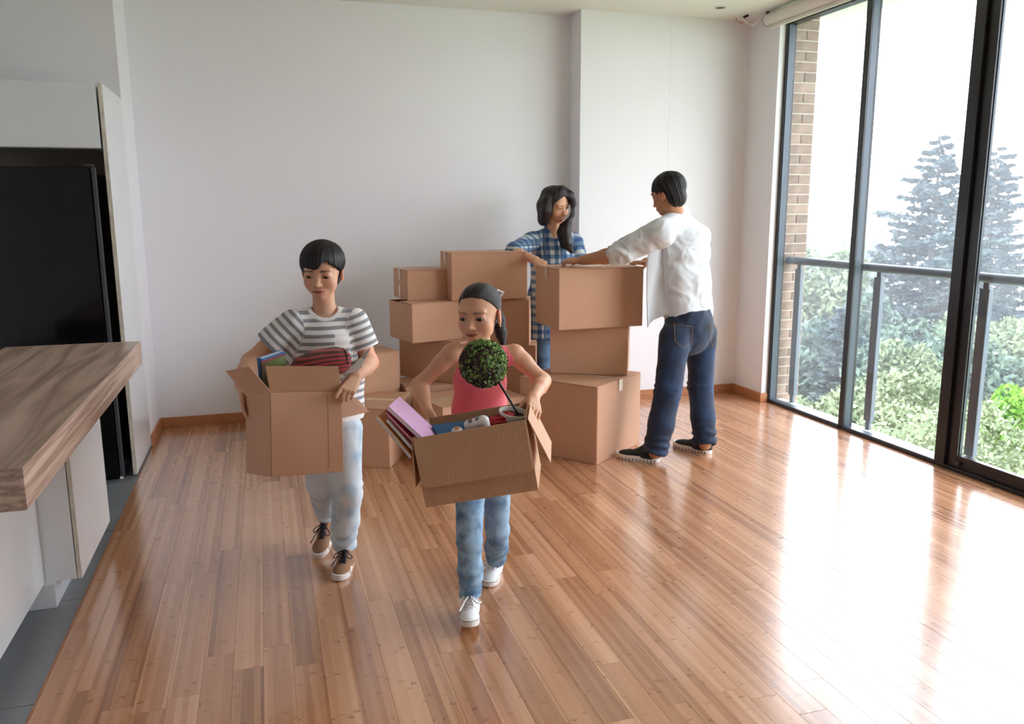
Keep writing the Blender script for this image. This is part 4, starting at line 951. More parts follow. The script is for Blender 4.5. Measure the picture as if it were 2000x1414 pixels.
def shoe(parent, pos, heading, L, style, pitch=0, roll=0, h=.12):
    """pos: ground point under the heel; local y towards the toe"""
    f = unit((heading[0], heading[1], 0)); Mx = Matrix(((f[1], f[0], 0, pos[0]), (-f[0], f[1], 0, pos[1]), (0, 0, 1, pos[2]), (0, 0, 0, 1))) @ Matrix.Rotation(pitch, 4, 'X') @ Matrix.Rotation(roll, 4, 'Y')
    low = style == 'runner'; u = Field(); tb = .04
    u.add(Cone((0, .15 * L, .12 * L), (0, .34 * L, .13 * L), .120 * L, .135 * L, k=.02), Cone((0, .32 * L, .15 * L), (0, .70 * L, .085 * L), .138 * L, .165 * L, s=(1, 0, 0), fa=1.0, fb=.62, k=.03),
          Ell((0, .76 * L, .075 * L), (.168 * L, .215 * L, .12 * L), k=.02), Cone((0, .17 * L, .15 * L), (0, .16 * L, .36 * L), .12 * L, .128 * L, s=(1, 0, 0), fa=1.15, k=.03))
    u.add(Cone((0, .5 * L, .22 * L), (0, .27 * L, .40 * L), .075 * L, .085 * L, s=(1, 0, 0), fa=.35, k=.012))    # tongue
    u.cut((0, 0, .04 * L), (0, 0, -1)); u.cut((0, .15 * L, .40 * L), (0, -.25, 1)); u.sub(Cone((0, .165 * L, .30 * L), (0, .15 * L, .5 * L), .098 * L, .11 * L))
    M_up = {'tan': M_TAN, 'white': M_WCAN, 'runner': M_BSHOE}[style]
    up = make_mesh('shoe', [(u, (-.22 * L, -.02 * L, 0), (.22 * L, 1.05 * L, .5 * L), .0036)], M_up)
    up.matrix_world = Mx; up.parent = parent; up.matrix_parent_inverse = parent.matrix_world.inverted()
    st = .125 * L if style != 'runner' else .12 * L
    def sole(P, D):
        def caps(P, ex=0):
            x, y = P[:, 0] + .012 * L * np.clip((P[:, 1] / L - .5) * 3, -1, 1) * 0, P[:, 1]
            d1 = np.hypot(x, y - .15 * L) - .138 * L; t = np.clip((y - .15 * L) / (.55 * L), 0, 1); d2 = np.hypot(x, y - (.15 * L + t * .55 * L)) - (.135 + .045 * t) * L
            k0 = np.sqrt((x / (.182 * L)) ** 2 + ((y - .72 * L) / (.285 * L)) ** 2) + 1e-9; d3 = (k0 - 1) * .19 * L
            return np.minimum(np.minimum(d1, d2), np.where(y > .68 * L, d3, 9))
        z = P[:, 2]; rock = .02 * L * np.clip((P[:, 1] / L - .78) / .22, 0, 1) ** 2
        return np.maximum(caps(P), np.abs(z - st / 2 - rock) - st / 2)
    s = Field().fn(sole); make_mesh('sole', [(s, (-.22 * L, -.02 * L, -.01), (.22 * L, 1.06 * L, .2 * L), .0034)], M_WSOLE).parent = up
    # surface height for laces
    def top(x, y):
        z = np.arange(.5 * L, .05 * L, -.0015); d = u(np.stack([np.full(len(z), x), np.full(len(z), y), z], 1)); i = np.nonzero(d < 0)[0]; return z[i[0]] if len(i) else .1 * L
    lm = {'tan': M_NAVY, 'white': M_WLACE, 'runner': M_GREYL}[style]; b = MB(); r = .0021 if style != 'white' else .0028; ys = [.60, .54, .48, .42, .36]
    for i, y in enumerate(ys):
        w_ = .062 * L; p = [(x, (y + .012 * math.sin(3 * x / w_)) * L, top(x, y * L) + r * .8) for x in np.linspace(-w_, w_, 7)]; b.tube(p, r, 6)
        if i < 4:
            y2 = ys[i + 1]
            for sx in (-1, 1): b.tube([(sx * w_ * (1 - 2 * q), (y + (y2 - y) * q) * L, top(sx * w_ * (1 - 2 * q), (y + (y2 - y) * q) * L) + r * 1.6) for q in np.linspace(0, 1, 7)], r, 6)
    ky = .34; kz = top(0, ky * L) + .004
    loops = (((-.10, .10, -.05), (-.20, .22, -.09), (-.13, .27, -.08), (-.03, .12, -.03)), ((.10, .04, -.04), (.20, .10, -.10), (.17, .17, -.13), (.04, .05, -.03)), ((-.04, .2, -.10), (-.07, .33, -.13)), ((.08, .16, -.06), (.15, .33, -.15), (.19, .42, -.20)))
    if style != 'runner':
        for lp in loops: 
            pts = [(0, ky * L, kz)]
            for dx, dy, dz in lp:
                x, y = dx * L, (ky + dy) * L; pts.append((x, y, max(kz + dz * L * .9, top(x, y) + .003 if abs(dx) < .12 else 0)))
            if len(lp) == 4: pts.append((0, ky * L, kz))
            P = [Vector(q) for q in pts]; sm = []
            for i in range(len(P) - 1):
                a = P[max(i - 1, 0)]; b0 = P[i]; c = P[i + 1]; d = P[min(i + 2, len(P) - 1)]
                for t in np.linspace(0, 1, 5)[:-1]: sm.append(.5 * ((2 * b0) + (c - a) * t + (2 * a - 5 * b0 + 4 * c - d) * t * t + (3 * b0 - a - 3 * c + d) * t ** 3))
            sm.append(P[-1]); b.tube(sm, r * 1.15, 6)
    b.build('laces', lm, up, smooth='all')
    e = MB()
    if style == 'white':
        for y in (.6, .53, .46, .39):
            for sx in (-1, 1):
                x = sx * .088 * L; e.tube([(x, y * L, top(x, y * L) - .001), (x * 1.02, y * L, top(x, y * L) + .0012)], .0026, 8)
        e.build('eyelets', M_EYELET, up, kind='stuff')
    if style == 'tan': pass
    elif style != 'runner':
        # stripe round the sole
        pts = []
        for a in np.linspace(-2.7, 2.7, 40):
            dx, dy = math.sin(a), math.cos(a); rr = 0
            for q in np.arange(.1, .7, .004):
                x, y = dx * q * L * .6, .5 * L + dy * q * L
                if sole(np.array([[x, y, st / 2]]), None)[0] > 0: rr = q; break
            rr = rr or .45; pts.append((dx * rr * L * .6 * 1.0, .5 * L + dy * rr * L, st * .86 + .02 * L * max(0, ((.5 + dy * rr) - .78) / .22) ** 2))
        MB().tube(pts, .0011, 5).build('sole_line', M_LINE if style == 'white' else M_WSOLE, up)
    else:
        g = MB()
        for k in range(11):
            y = (.10 + .08 * k) * L
            for sx in (-1, 1):
                for q in np.arange(.05, .25, .002):
                    if sole(np.array([[sx * q * L, y, st / 2]]), None)[0] > 0: break
                g.box(sx * q * L - .0015, sx * q * L + .0015, y - .0035, y + .0035, st * .12, st * .45)
        g.build('sole_grooves', M_LINE, up, kind='stuff')
    return up
# ================================================================== the boy
def C3(*c): return np.array(lin(*c)[:3])
def make_boy():
    hc = at(629.5, 527, 3.47); H = .222
    hd = Head(hc, facing(hc, -15) * math.cos(.17) + V(0, 0, -math.sin(.17)), (0.02, 0, 1), H, lids=.45, child=True, smile=.02)
    nb = at(634, 612, 3.52); up_ = V(0, 0, 1)
    sR, eR, wR, kR = at(571, 632, 3.5), at(489, 706, 3.5), at(470, 752, 3.33), V(-.105, 3.27, .80)
    sL, eL, wL, kL = at(694, 630, 3.5), at(722, 708, 3.50), at(695, 737, 3.20), at(678, 764, 3.045)
    body = Field()
    wa = at(640, 800, 3.52); ch = at(634, 668, 3.51)
    core = Field().add(Cone(wa, ch, .085, .10, s=(1, 0, 0), fa=.7, k=.03), Cone(nb - V(0, 0, .05), hc + V(0, .02, -.03), .043, .046, k=.03), Cone(sR, sL, .04, .04, k=.03))
    hipL, kneeL, ankL = at(672, 838, 3.50), at(678, 958, 3.42), at(672, 1064, 3.50)
    hipR, kneeR, ankR = at(612, 838, 3.52), at(629, 945, 3.50), at(641, 1004, 3.72)
    for a_, b_, c_ in ((hipL, kneeL, ankL), (hipR, kneeR, ankR)): core.add(Cone(wa, a_, .07, .055), Cone(a_, b_, .05, .036), Cone(b_, c_ + unit(c_ - b_) * .04, .036, .03))
    neck = Field().add(Cone(nb - V(0, 0, .06), nb + V(0, 0, .0), .055, .046, k=.03), Cone(nb - V(0, 0, .02), hc + V(0, .025, -.045), .044, .047, k=.03), Cone(nb + V(-.07, 0, -.045), nb + V(.07, 0, -.045), .035, .035, k=.03)); neck.add(hd); hd.k = .012
    skin = C3(212, 166, 138)
    rr = (.046, .034, .034, .0235)
    hR = hand_prims(wR, kR, (-1, .15, .1), (0, -1, .2), .80, curls=[(.1, .15, .1), (.12, .2, .1), (.2, .3, .2), (.3, .4, .3)], thumb=(.7, .7, -.3))
    hL = hand_prims(wL, kL, (.25, -.35, .95), (-1, -.2, 0), .82, curls=[(.25, .15, .1), (1.0, 1.0, .6), (1.15, 1.1, .6), (1.25, 1.15, .6)], spread=.05, thumb=(.6, .55, -.75), tcurl=.2)
    aR = arm_field(sR, eR, wR, rr, hR); aL = arm_field(sL, eL, wL, rr, hL)
    def col(P, N):
        C = hd.colors(P, skin, C3(176, 96, 88), C3(50, 38, 34)); return C
    bl_, bh_ = bounds([wa, ch, nb, hipL, kneeL, ankL, ankR, sR, sL], .12); bh_[2] = nb[2] + .02
    o = make_mesh('person', [(neck, hc - V(.16, .17, .24), hc + V(.16, .17, .16), .0024), (core, bl_, bh_, .011),
        (aR, *bounds([sR, eR, wR, kR], .1), .003), (aL, *bounds([sL, eL, wL, kL], .1), .003)], M_SKIN, color=col,
        label='boy in a striped t-shirt and pale jeans carrying an open box, eyes lowered', cat='person')
    eyeballs(hd, o, (-.15, -.5))
    # hair: bowl with a side-swept fringe
    xs = np.array([-3.15, -2.4, -1.9, -1.6, -1.25, -.9, -.5, -.1, .15, .36, .55, .8, 1.1, 1.45, 1.7, 2.2, 2.8, 3.15])
    zs = np.array([-.42, -.40, -.30, -.18, -.09, -.015, .02, .09, .17, .26, .21, .11, .04, -.02, -.22, -.36, -.42, -.42])
    def hair(P, D):
        q = hd.loc(P); d = Ell((0, -.055, .165), (.415, .475, .385)).d(q); d = smin(d, Ell((0, -.19, -.16), (.29, .29, .27)).d(q), .08)
        th = np.arctan2(q[:, 0], q[:, 1] + .05); zl = np.interp(th, xs, zs) + .022 * vnoise(np.stack([th * 13, 0 * th, 0 * th], 1)) + .014 * vnoise(np.stack([th * 34, 0 * th, 0 * th + 3], 1))
        d = -smin(-d, -(zl - q[:, 2]) * .75, .02)
        sk = Ell((0, -.07, .13), (.32, .39, .33)).d(q)
        return np.maximum(d, -sk) * hd.H
    hair_mesh('hair', hd, Field().fn(hair), hc - V(.17, .17, .17), hc + V(.17, .17, .17), .003, M_HBOY, o, freq=150, amp=.0032, flow=lambda q: np.arctan2(q[:, 0] - .12, q[:, 1] + .30) * 1.2)
    # t-shirt
    f = Field(); hem = at(645, 818, 3.52)
    chest = at(634, 660, 3.51); dn_ = V(0, 0, -1)
    f.add(Cone(hem, at(638, 745, 3.52), .130, .130, s=(1, 0, 0), fa=.74, k=.03), Cone(at(638, 745, 3.52), chest, .130, .132, s=(1, 0, 0), fa=.72, k=.03), Cone(chest, nb - V(0, 0, .05), .125, .075, s=(1, 0, 0), fa=.68, k=.04))
    f.add(Cone(sR + V(.012, 0, .0), nb - V(0, 0, .012), .052, .05, k=.03), Cone(sL - V(.012, 0, 0), nb - V(0, 0, .012), .052, .05, k=.03))
    f.add(Cone(at(580, 668, 3.52), at(586, 805, 3.52), .058, .056, k=.03), Cone(at(690, 690, 3.52), at(691, 800, 3.52), .045, .048, k=.03))
    slR = sR * .44 + eR * .56; slL = sL * .42 + eL * .58
    for S_, E_ in ((sR, slR), (sL, slL)):
        c_ = CutCone(S_, E_, .058, .062, k=.02); c_.cn = unit(E_ - S_); c_.cp = E_ + c_.cn * .003; f.add(c_)
    f.sub(Cone(slR - unit(slR - sR) * .04, slR + unit(slR - sR) * .05, .049, .051)); f.sub(Cone(slL - unit(slL - sL) * .04, slL + unit(slL - sL) * .05, .049, .051))
    f.cut(hem, (0, 0, -1)); nk = nb + V(0, -.012, .0); f.sub(Ell(nk + V(0, -.010, .028), (.056, .066, .05), None))
    uv = shell_uv([(Cone(hem, nb, .12, .12, s=(1, 0, 0), fa=.75), (hem, up_, 0, V(1, 0, 0))), (Cone(sR + unit(slR - sR) * .02, slR, .07, .07), (sR, unit(slR - sR), .0, V(0, 1, 0))), (Cone(sL + unit(slL - sL) * .02, slL, .07, .07), (sL, unit(slL - sL), .0, V(0, 1, 0)))])
    def at_(P):
        a = uv(P); q = P - (nk + V(0, -.010, .028)); k = np.sqrt((q[:, 0] / .056) ** 2 + (q[:, 1] / .066) ** 2 + (q[:, 2] / .05) ** 2); a['band'] = np.maximum(np.clip((1.30 - k) / .12 + .5, 0, 1), np.clip((hem[2] + .012 - P[:, 2]) / .004 + .5, 0, 1))
        m = np.zeros(len(P), bool)
        pk = at(669, 660, 3.41); m = (np.abs(P[:, 0] - pk[0]) < .031) & (np.abs(P[:, 2] - pk[2] + .008) < .034) & (P[:, 1] < 3.47)
        a['band'][m] = .85; return a
    M_TS = attr_cloth('striped_jersey', lin(232, 233, 234), 'stripes', c2=lin(138, 142, 148), pu=.0315)
    pts = [hem, nb, sR, sL, slR, slL]
    make_mesh('tshirt', [(f, *bounds(pts, .13), .0035)], M_TS, o, disp=cloth_disp(.0042, 9, 3), attrs=at_)
    jeans(o, 'jeans', M_JBOY, hipL, hipR, [(hipL, kneeL, ankL), (hipR, kneeR, ankR)], (.078, .062, .052), hem[2] + .03, (at(643, 838, 3.52), (.125, .095, .10)), bunch=.0075, fade_k=.3, seed=2)
    hF = atz(680, 1100, 0); tF = atz(661, 1136, 0); hd_ = (tF - hF); hF = tF - unit(hd_) * .21
    shoe(o, (hF[0], hF[1], 0), hd_, .215, 'tan')
    tB = atz(620, 1093, 0); dB = unit((tB[0] - ankR[0] + .0, tB[1] - ankR[1], 0)); pit = .42
    p0 = tB - dB * .215 * math.cos(pit); shoe(o, (p0[0], p0[1], .205 * math.sin(pit) + .003), dB, .215, 'tan', pitch=-pit)
    return o
BOY = make_boy()
# ================================================================== the girl
def make_girl():
    hc = at(936, 611, 2.94); H = .216
    hd = Head(hc, facing(hc, -23) * math.cos(.07) + V(0, 0, -math.sin(.07)), (-.04, 0, 1), H, lids=.8, child=True, smile=.55, wide=1.0)
    nb = at(941, 684, 3.0)
    sR, eR, wR, kR = at(880, 692, 2.99), at(819, 752, 3.06), at(834, 800, 2.93), at(848, 834, 2.87)
    sL, eL, wL, kL = at(1009, 693, 2.99), at(1060, 744, 2.93), at(1042, 777, 2.72), at(1044, 801, 2.63)
    wa = at(938, 850, 3.02); ch = at(938, 740, 3.0)
    hipR, kneeR, ankR = at(917, 925, 3.0), at(917, 1060, 2.90), atz(916, 1172, .085)
    hipL, kneeL, ankL = at(967, 925, 3.02), at(971, 1035, 3.06), atz(968, 1092, .085)
    _t = atz(916, 1226, .035); ankR = at(919, 1150, _t[1] + .165); ankR[2] = .078
    core = Field().add(Cone(wa, ch, .07, .082, s=(1, 0, 0), fa=.7, k=.03))
    for a_, b_, c_ in ((hipL, kneeL, ankL), (hipR, kneeR, ankR)): core.add(Cone(wa, a_, .05, .045), Cone(a_, b_, .043, .03), Cone(b_, c_ + unit(c_ - b_) * .03, .03, .024))
    neck = Field().add(Cone(nb - V(0, 0, .03), hc + V(0, .03, -.05), .042, .041, k=.02), Cone(ch, nb - V(0, 0, .03), .080, .068, s=(1, 0, 0), fa=.66, k=.03),
                       Cone(sR - V(-.02, 0, -.004), nb - V(0, 0, .014), .033, .036, k=.03), Cone(sL - V(.02, 0, -.004), nb - V(0, 0, .014), .033, .036, k=.03))
    rr = (.0355, .0275, .0275, .0205)
    neck.add(hd); hd.k = .012
    skin = C3(214, 164, 134)
    hR = hand_prims(wR, kR, (-1, .2, .1), (0, -1, .2), .74, curls=[(.3, .4, .3)] * 4, thumb=(.9, .25, -.1), tcurl=.1)
    hL = hand_prims(wL, kL, (.35, -.62, .7), (-1, -.3, .1), .78, curls=[(.30, .16, .1), (.34, .2, .12), (.40, .3, .15), (.5, .4, .2)], spread=.07, thumb=(.75, .45, -.6), tcurl=.25)
    up = Field(); up.ops = arm_field(sR, eR, wR, rr, hR).ops + arm_field(sL, eL, wL, rr, hL).ops + neck.ops
    bl_, bh_ = bounds([wa, ch, hipL, kneeL, ankL, ankR], .11); bh_[2] = ch[2] + .02
    o = make_mesh('person', [(up, *bounds([sR, eR, wR, kR, sL, eL, wL, kL, hc + V(0, 0, .05), ch], .095), .0027), (core, bl_, bh_, .011)], M_SKIN, color=lambda P, N: hd.colors(P, skin, C3(196, 84, 92), C3(70, 48, 38), brow_th=.012),
        label='girl in a sleeveless pink top carrying a tilted box with a round topiary', cat='person')
    eyeballs(hd, o, (-.1, -.2))
    # slicked-back hair with a low ponytail
    xs = np.array([-3.15, -2.5, -2.0, -1.6, -1.3, -1.0, -.6, 0, .6, 1.0, 1.3, 1.6, 2.0, 2.5, 3.15]); zs = np.array([-.40, -.36, -.22, .03, .09, .18, .28, .32, .28, .18, .09, .03, -.22, -.36, -.40])
    tail = [hd.wor(q) for q in ((.02, -.50, .10), (.06, -.60, -.02), (.10, -.60, -.25), (.16, -.56, -.50), (.20, -.52, -.72))]
    def hair(P, D):
        q = hd.loc(P); d = Ell((0, -.07, .145), (.366, .440, .372)).d(q); d = smin(d, Ell((0, -.20, -.10), (.25, .27, .25)).d(q), .08)
        th = np.arctan2(q[:, 0], q[:, 1] + .05); zl = np.interp(th, xs, zs) + .006 * vnoise(np.stack([th * 22, 0 * th, 0 * th], 1))
        d = -smin(-d, -(zl - q[:, 2]) * .7, .03) * hd.H
        for i, (a, b_, r0, r1) in enumerate(zip(tail[:-1], tail[1:], (.018, .021, .026, .022), (.021, .026, .022, .008))): d = smin(d, Cone(a, b_, r0, r1).d(P), .008)
        return d
    hair_mesh('hair', hd, Field().fn(hair), hc - V(.15, .16, .22), hc + V(.18, .22, .15), .003, M_HGIRL, o, freq=210, amp=.0014, flow=lambda q: np.arctan2(q[:, 0], q[:, 2] + .25) * 1.3)
    c = hd.wor((.05, -.50, .16)); g = facing(hc, 60)
    b = MB(); P0 = hd.wor((.10, -.44, .26)); P1 = at(972, 567, 3.02); P2 = at(984, 572, 3.02); P3 = at(977, 579, 3.02); P4 = hd.wor((.2, -.42, .13))
    b.tube([P0, P1, P2], [.004, .0055, .0045], 8).tube([P2 + V(-.004, 0, 0), P3, P4], [.004, .0035, .003], 8); cl = b.build('hair_clip', M_WHITE, None, smooth=True); cl.parent = o
    er = hd.wor((.365, -.02, -.20)); MB().tube([er + V(0, -.004, 0), er + V(.0, -.004, -.009)], .0022, 8).build('earring', mat('gold', lin(220, 180, 110), .25, metal=1), None, smooth=True).parent = o
    # sleeveless top
    hem = at(938, 905, 3.03); f = Field(); mid = at(938, 800, 3.02)
    f.add(Cone(hem, mid, .118, .108, s=(1, 0, 0), fa=.76, k=.02), Cone(mid, ch, .106, .099, s=(1, 0, 0), fa=.78, k=.03), Cone(ch, nb - V(0, -.005, .055), .098, .076, s=(1, 0, 0), fa=.72, k=.03))
    f.add(Cone(sR + V(.036, 0, -.004), nb - V(.02, 0, .006), .038, .044, k=.02), Cone(sL - V(.036, 0, .004), nb - V(-.02, 0, .006), .038, .044, k=.02))
    f.add(Cone(nb - V(0, 0, .03), nb + V(0, .004, .014), .058, .054, k=.012))
    for S_, sx, ox in ((sR, -1, .014), (sL, 1, .022)):
        f.sub(Cone(S_ + V(sx * ox, 0, .07), S_ + V(sx * ox, 0, -.055), .043, .043), .008)
    f.cut(hem, (0, 0, -1)); f.cut(nb + V(0, 0, .010), (0, .25, 1)); f.sub(Cone(nb - V(0, 0, .03), nb + V(0, .0, .05), .0435, .0455), .003)
    f.sub(Cone(nb + V(0, -.058, .025), nb + V(0, -.086, -.05), .014, .002), .003)
    M_PINK = mat('pink_crepe', lin(228, 104, 122), .8, sheen=.15, bump=.15, bscale=350)
    def pd(P, N):
        a = P[:, 0] - nb[0]; lowr = np.clip((nb[2] - .08 - P[:, 2]) / .2, 0, 1); g_ = np.clip((P[:, 2] - (nb[2] - .16)) / .1, 0, 1)
        return .0016 * np.sin(a * 52 + 3 * vnoise(P * 7 + 4)) * lowr + .0008 * np.sin(a * 360 + vnoise(P * 14) * 2) * g_ + .004 * vnoise(P * 9) * (1 - g_)
    make_mesh('top', [(f, *bounds([hem, nb, sR, sL], .10), .0036)], M_PINK, o, disp=pd)
    jeans(o, 'jeans', M_JGIRL, hipL, hipR, [(hipL, kneeL, ankL), (hipR, kneeR, ankR)], (.062, .047, .041), hem[2] + .03, (at(941, 925, 3.02), (.105, .085, .085)), bunch=.0055, fade_k=.45, seed=7, h=.0045, lo_hi_pad=.11)
    tF = atz(916, 1226, .035); dF = unit((tF[0] - ankR[0], tF[1] - ankR[1], 0)); pt = .14
    hF = tF - dF * .205; shoe(o, (hF[0], hF[1], .002), dF, .205, 'white', pitch=pt)
    tB = atz(953, 1149, 0); dB = unit((tB[0] - ankL[0] - .01, tB[1] - ankL[1] - .05, 0)); hB = tB - dB * .205; shoe(o, (hB[0], hB[1], 0), dB, .205, 'white')
    return o
GIRL = make_girl()
# ================================================================== the woman
def make_woman():
    hc = at(1087, 398, 5.75); H = .240; fw = facing(hc, 40)
    hd = Head(hc, fw * math.cos(.34) + V(0, 0, -math.sin(.34)), V(-.10, 0, 1), H, lids=.3, smile=.9, mouth_open=.045)
    sd = facing(hc, 90)                       # towards image right
    bf = facing(hc, 14); bs = unit(np.cross((0, 0, 1), bf))
    nb = at(1081, 450, 5.80)
    sR, eR, wR, kR = at(1040, 470, 5.80), at(1000, 492, 5.60), at(1046, 508, 5.30), at(1061, 516, 5.22)
    sL, eL = at(1122, 473, 5.82), at(1139, 535, 5.74); wL = at(1150, 575, 5.62)
    wa = at(1072, 590, 5.80); ch = at(1079, 500, 5.80)
    hipR, kneeR, ankR = at(1058, 640, 5.80), at(1062, 740, 5.78), atz(1064, 800, .09)
    ankR = V(ankR[0], 5.80, .09); hipL = hipR + bs * .2; kneeL, ankL = V(hipL[0], 5.84, .48), V(hipL[0] + .02, 5.9, .09)
    core = Field().add(Cone(wa, ch, .10, .11, s=bs, fa=.7, k=.03), Cone(wa, hipR, .09, .08), Cone(wa, hipL, .09, .08), Cone(hipR, kneeR, .07, .05), Cone(kneeR, ankR, .05, .035), Cone(hipL, kneeL, .07, .05), Cone(kneeL, ankL, .05, .035))
    neck = Field().add(Cone(nb - V(0, 0, .03), hc + V(0, .03, -.07), .052, .050, k=.02), Cone(ch, nb - V(0, 0, .04), .10, .075, s=bs, fa=.68, k=.04), Cone(sR + V(.02, 0, 0), nb - V(0, 0, .04), .04, .045, k=.03), Cone(sL - V(.02, 0, 0), nb - V(0, 0, .04), .04, .045, k=.03)); neck.add(hd); hd.k = .012
    rr = (.05, .038, .038, .027); skin = C3(224, 174, 142)
    hR = hand_prims(wR, kR, (-.25, -.35, .9), sd * -.2 + V(0, -1, 0), .95, curls=[(.5, .7, .4), (.6, .7, .5), (.7, .8, .5), (.8, .8, .5)], thumb=(.8, .45, -.5))
    aR = arm_field(sR, eR, wR, rr, hR); aL = arm_field(sL, eL, wL, rr)
    bl_, bh_ = bounds([wa, ch, hipR, hipL, ankR, ankL], .12); bh_[2] = ch[2] + .02
    o = make_mesh('person', [(neck, V(sR[0] - .03, hc[1] - .18, ch[2] - .03), V(sL[0] + .03, hc[1] + .2, hc[2] + .16), .0032), (core, bl_, bh_, .013),
        (aR, *bounds([sR, eR, wR, kR], .1), .0038), (aL, *bounds([sL, eL, wL], .08), .006)], M_SKIN, color=lambda P, N: hd.colors(P, skin, C3(176, 84, 84), C3(38, 28, 26), brow_th=.013),
        label='smiling woman with long dark hair and a blue plaid shirt standing behind the stacked boxes', cat='person')
    eyeballs(hd, o, (.0, -.5))
    def tth(P, D):
        q = hd.loc(P); q[:, 2] -= hd.smile * q[:, 0] ** 2 * 3; return Ell((0, .352, -.311), (.082, .052, .020)).d(q) * hd.H
    make_mesh('teeth', [(Field().fn(tth), hd.wor((0, .35, -.31)) - .03, hd.wor((0, .35, -.31)) + .03, .0016)], M_TEETH, o)
    locks = []      # chains of the long hair: over her right shoulder and the front lock on her left
    for ch_, r0 in (([at(1070, 380, 5.76), at(1063, 402, 5.76), at(1061, 430, 5.76)], (.05, .050, .042)), ([at(1080, 385, 5.84), at(1079, 410, 5.84), at(1077, 430, 5.83)], (.06, .06, .05)), ([at(1069, 390, 5.70), at(1067, 412, 5.70), at(1066, 430, 5.71)], (.028, .034, .030)),
                    ([at(1098, 372, 5.70), at(1114, 381, 5.68), at(1119, 396, 5.66), at(1116, 418, 5.65), at(1108, 437, 5.65), at(1104, 455, 5.65), at(1107, 476, 5.64), at(1121, 500, 5.63)], (.035, .024, .019, .016, .026, .038, .034, .006)),
                    ([at(1100, 432, 5.70), at(1097, 455, 5.67), at(1098, 480, 5.66)], (.024, .026, .008))):
        for i in range(len(ch_) - 1): locks.append((ch_[i], ch_[i + 1], r0[i], r0[i + 1]))
    xs = np.array([-3.15, -2.0, -1.5, -1.1, -.75, -.4, .05, .45, .8, 1.2, 1.7, 3.15]); zs = np.array([-.5, -.5, -.5, -.35, .12, .27, .37, .26, .10, -.2, -.5, -.5])
    def hair(P, D):
        q = hd.loc(P); d = Ell((0, -.07, .15), (.385, .455, .385)).d(q); th = np.arctan2(q[:, 0], q[:, 1] + .05)
        d = -smin(-d, -(np.interp(th, xs, zs) - q[:, 2]) * .7, .02) * hd.H
        for a, b_, r0, r1 in locks: d = smin(d, Cone(a, b_, r0, r1).d(P), .035)
        front = Ell((0, .30, -.12), (.25, .32, .42)).d(q) * hd.H
        return -smin(-d, front, .01)
    hair_mesh('hair', hd, Field().fn(hair), hc - V(.20, .25, .36), hc + V(.24, .24, .17), .0042, M_HWOM, o, freq=170, amp=.002, flow=lambda q: np.arctan2(q[:, 0], q[:, 1] + .25) * 1.3 - .35 * q[:, 2])
    # plaid shirt, sleeves rolled to the elbow
    hem = at(1064, 660, 5.8); mid = at(1068, 575, 5.8); f = Field()
    f.add(Cone(hem, mid, .15, .135, s=bs, fa=.75, k=.03), Cone(mid, ch, .132, .155, s=bs, fa=.72, k=.04), Cone(ch - V(0, 0, .02), nb - V(0, 0, .08), .155, .10, s=bs, fa=.72, k=.05))
    f.add(Cone(sR + bs * -.01, nb - V(0, 0, .03), .062, .055, k=.03), Cone(sL, nb - V(0, 0, .03), .062, .055, k=.03), Cone(nb - V(0, 0, .04), nb + V(0, .02, .02), .072, .066, k=.01))
    slR = sR * .05 + eR * .95 + (wR - eR) * .03; cR0 = Cone(sR, slR, .064, .062, k=.025); cL0 = Cone(sL, eL, .064, .058, k=.025); cL1 = Cone(eL, eL + (wL - eL) * .5, .058, .05, k=.02)
    f.add(cR0, cL0, cL1, Cone(slR - unit(slR - sR) * .012, slR + unit(wR - eR) * .02, .066, .060, k=.006))
    f.cut(hem, (0, 0, -1)); f.sub(Cone(nb - V(0, 0, .03), nb + V(0, 0, .06), .056, .062), .004); f.sub(Cone(nb + bf * .07 + V(0, 0, .02), nb + bf * .125 + V(0, 0, -.16), .045, .006), .006)
    uv = shell_uv([(Cone(hem, nb, .15, .15, s=bs, fa=.75), (hem, V(0, 0, 1), 0, bs)), (Cone(sR + unit(slR - sR) * .02, slR, .07, .07), (sR, unit(slR - sR), .0, V(0, 0, 1))), (Cone(sL, eL, .07, .07), (sL, unit(eL - sL), .0, V(0, 1, 0)))])
    M_PL = attr_cloth('blue_plaid_flannel', lin(196, 198, 198), 'plaid', c2=lin(98, 130, 164), c3=lin(120, 152, 190), pu=.062, pv=.062)
    pts = [hem, nb, sR, sL, slR, eL, eL + (wL - eL) * .5]
    make_mesh('plaid_shirt', [(f, *bounds(pts, .14), .0055)], M_PL, o, disp=cloth_disp(.006, 8, 9), attrs=uv)
    jeans(o, 'jeans', M_JWOM, hipL, hipR, [(hipL, kneeL, ankL), (hipR, kneeR, ankR)], (.088, .062, .048), hem[2] + .04, (wa + V(0, 0, -.15), (.16, .12, .12)), bunch=.006, fade_k=.4, seed=11, h=.007)
    for a in (ankR, ankL): shoe(o, (a[0], a[1] + .05, 0), (.1, -1, 0), .24, 'tan')
    return o
WOMAN = make_woman()

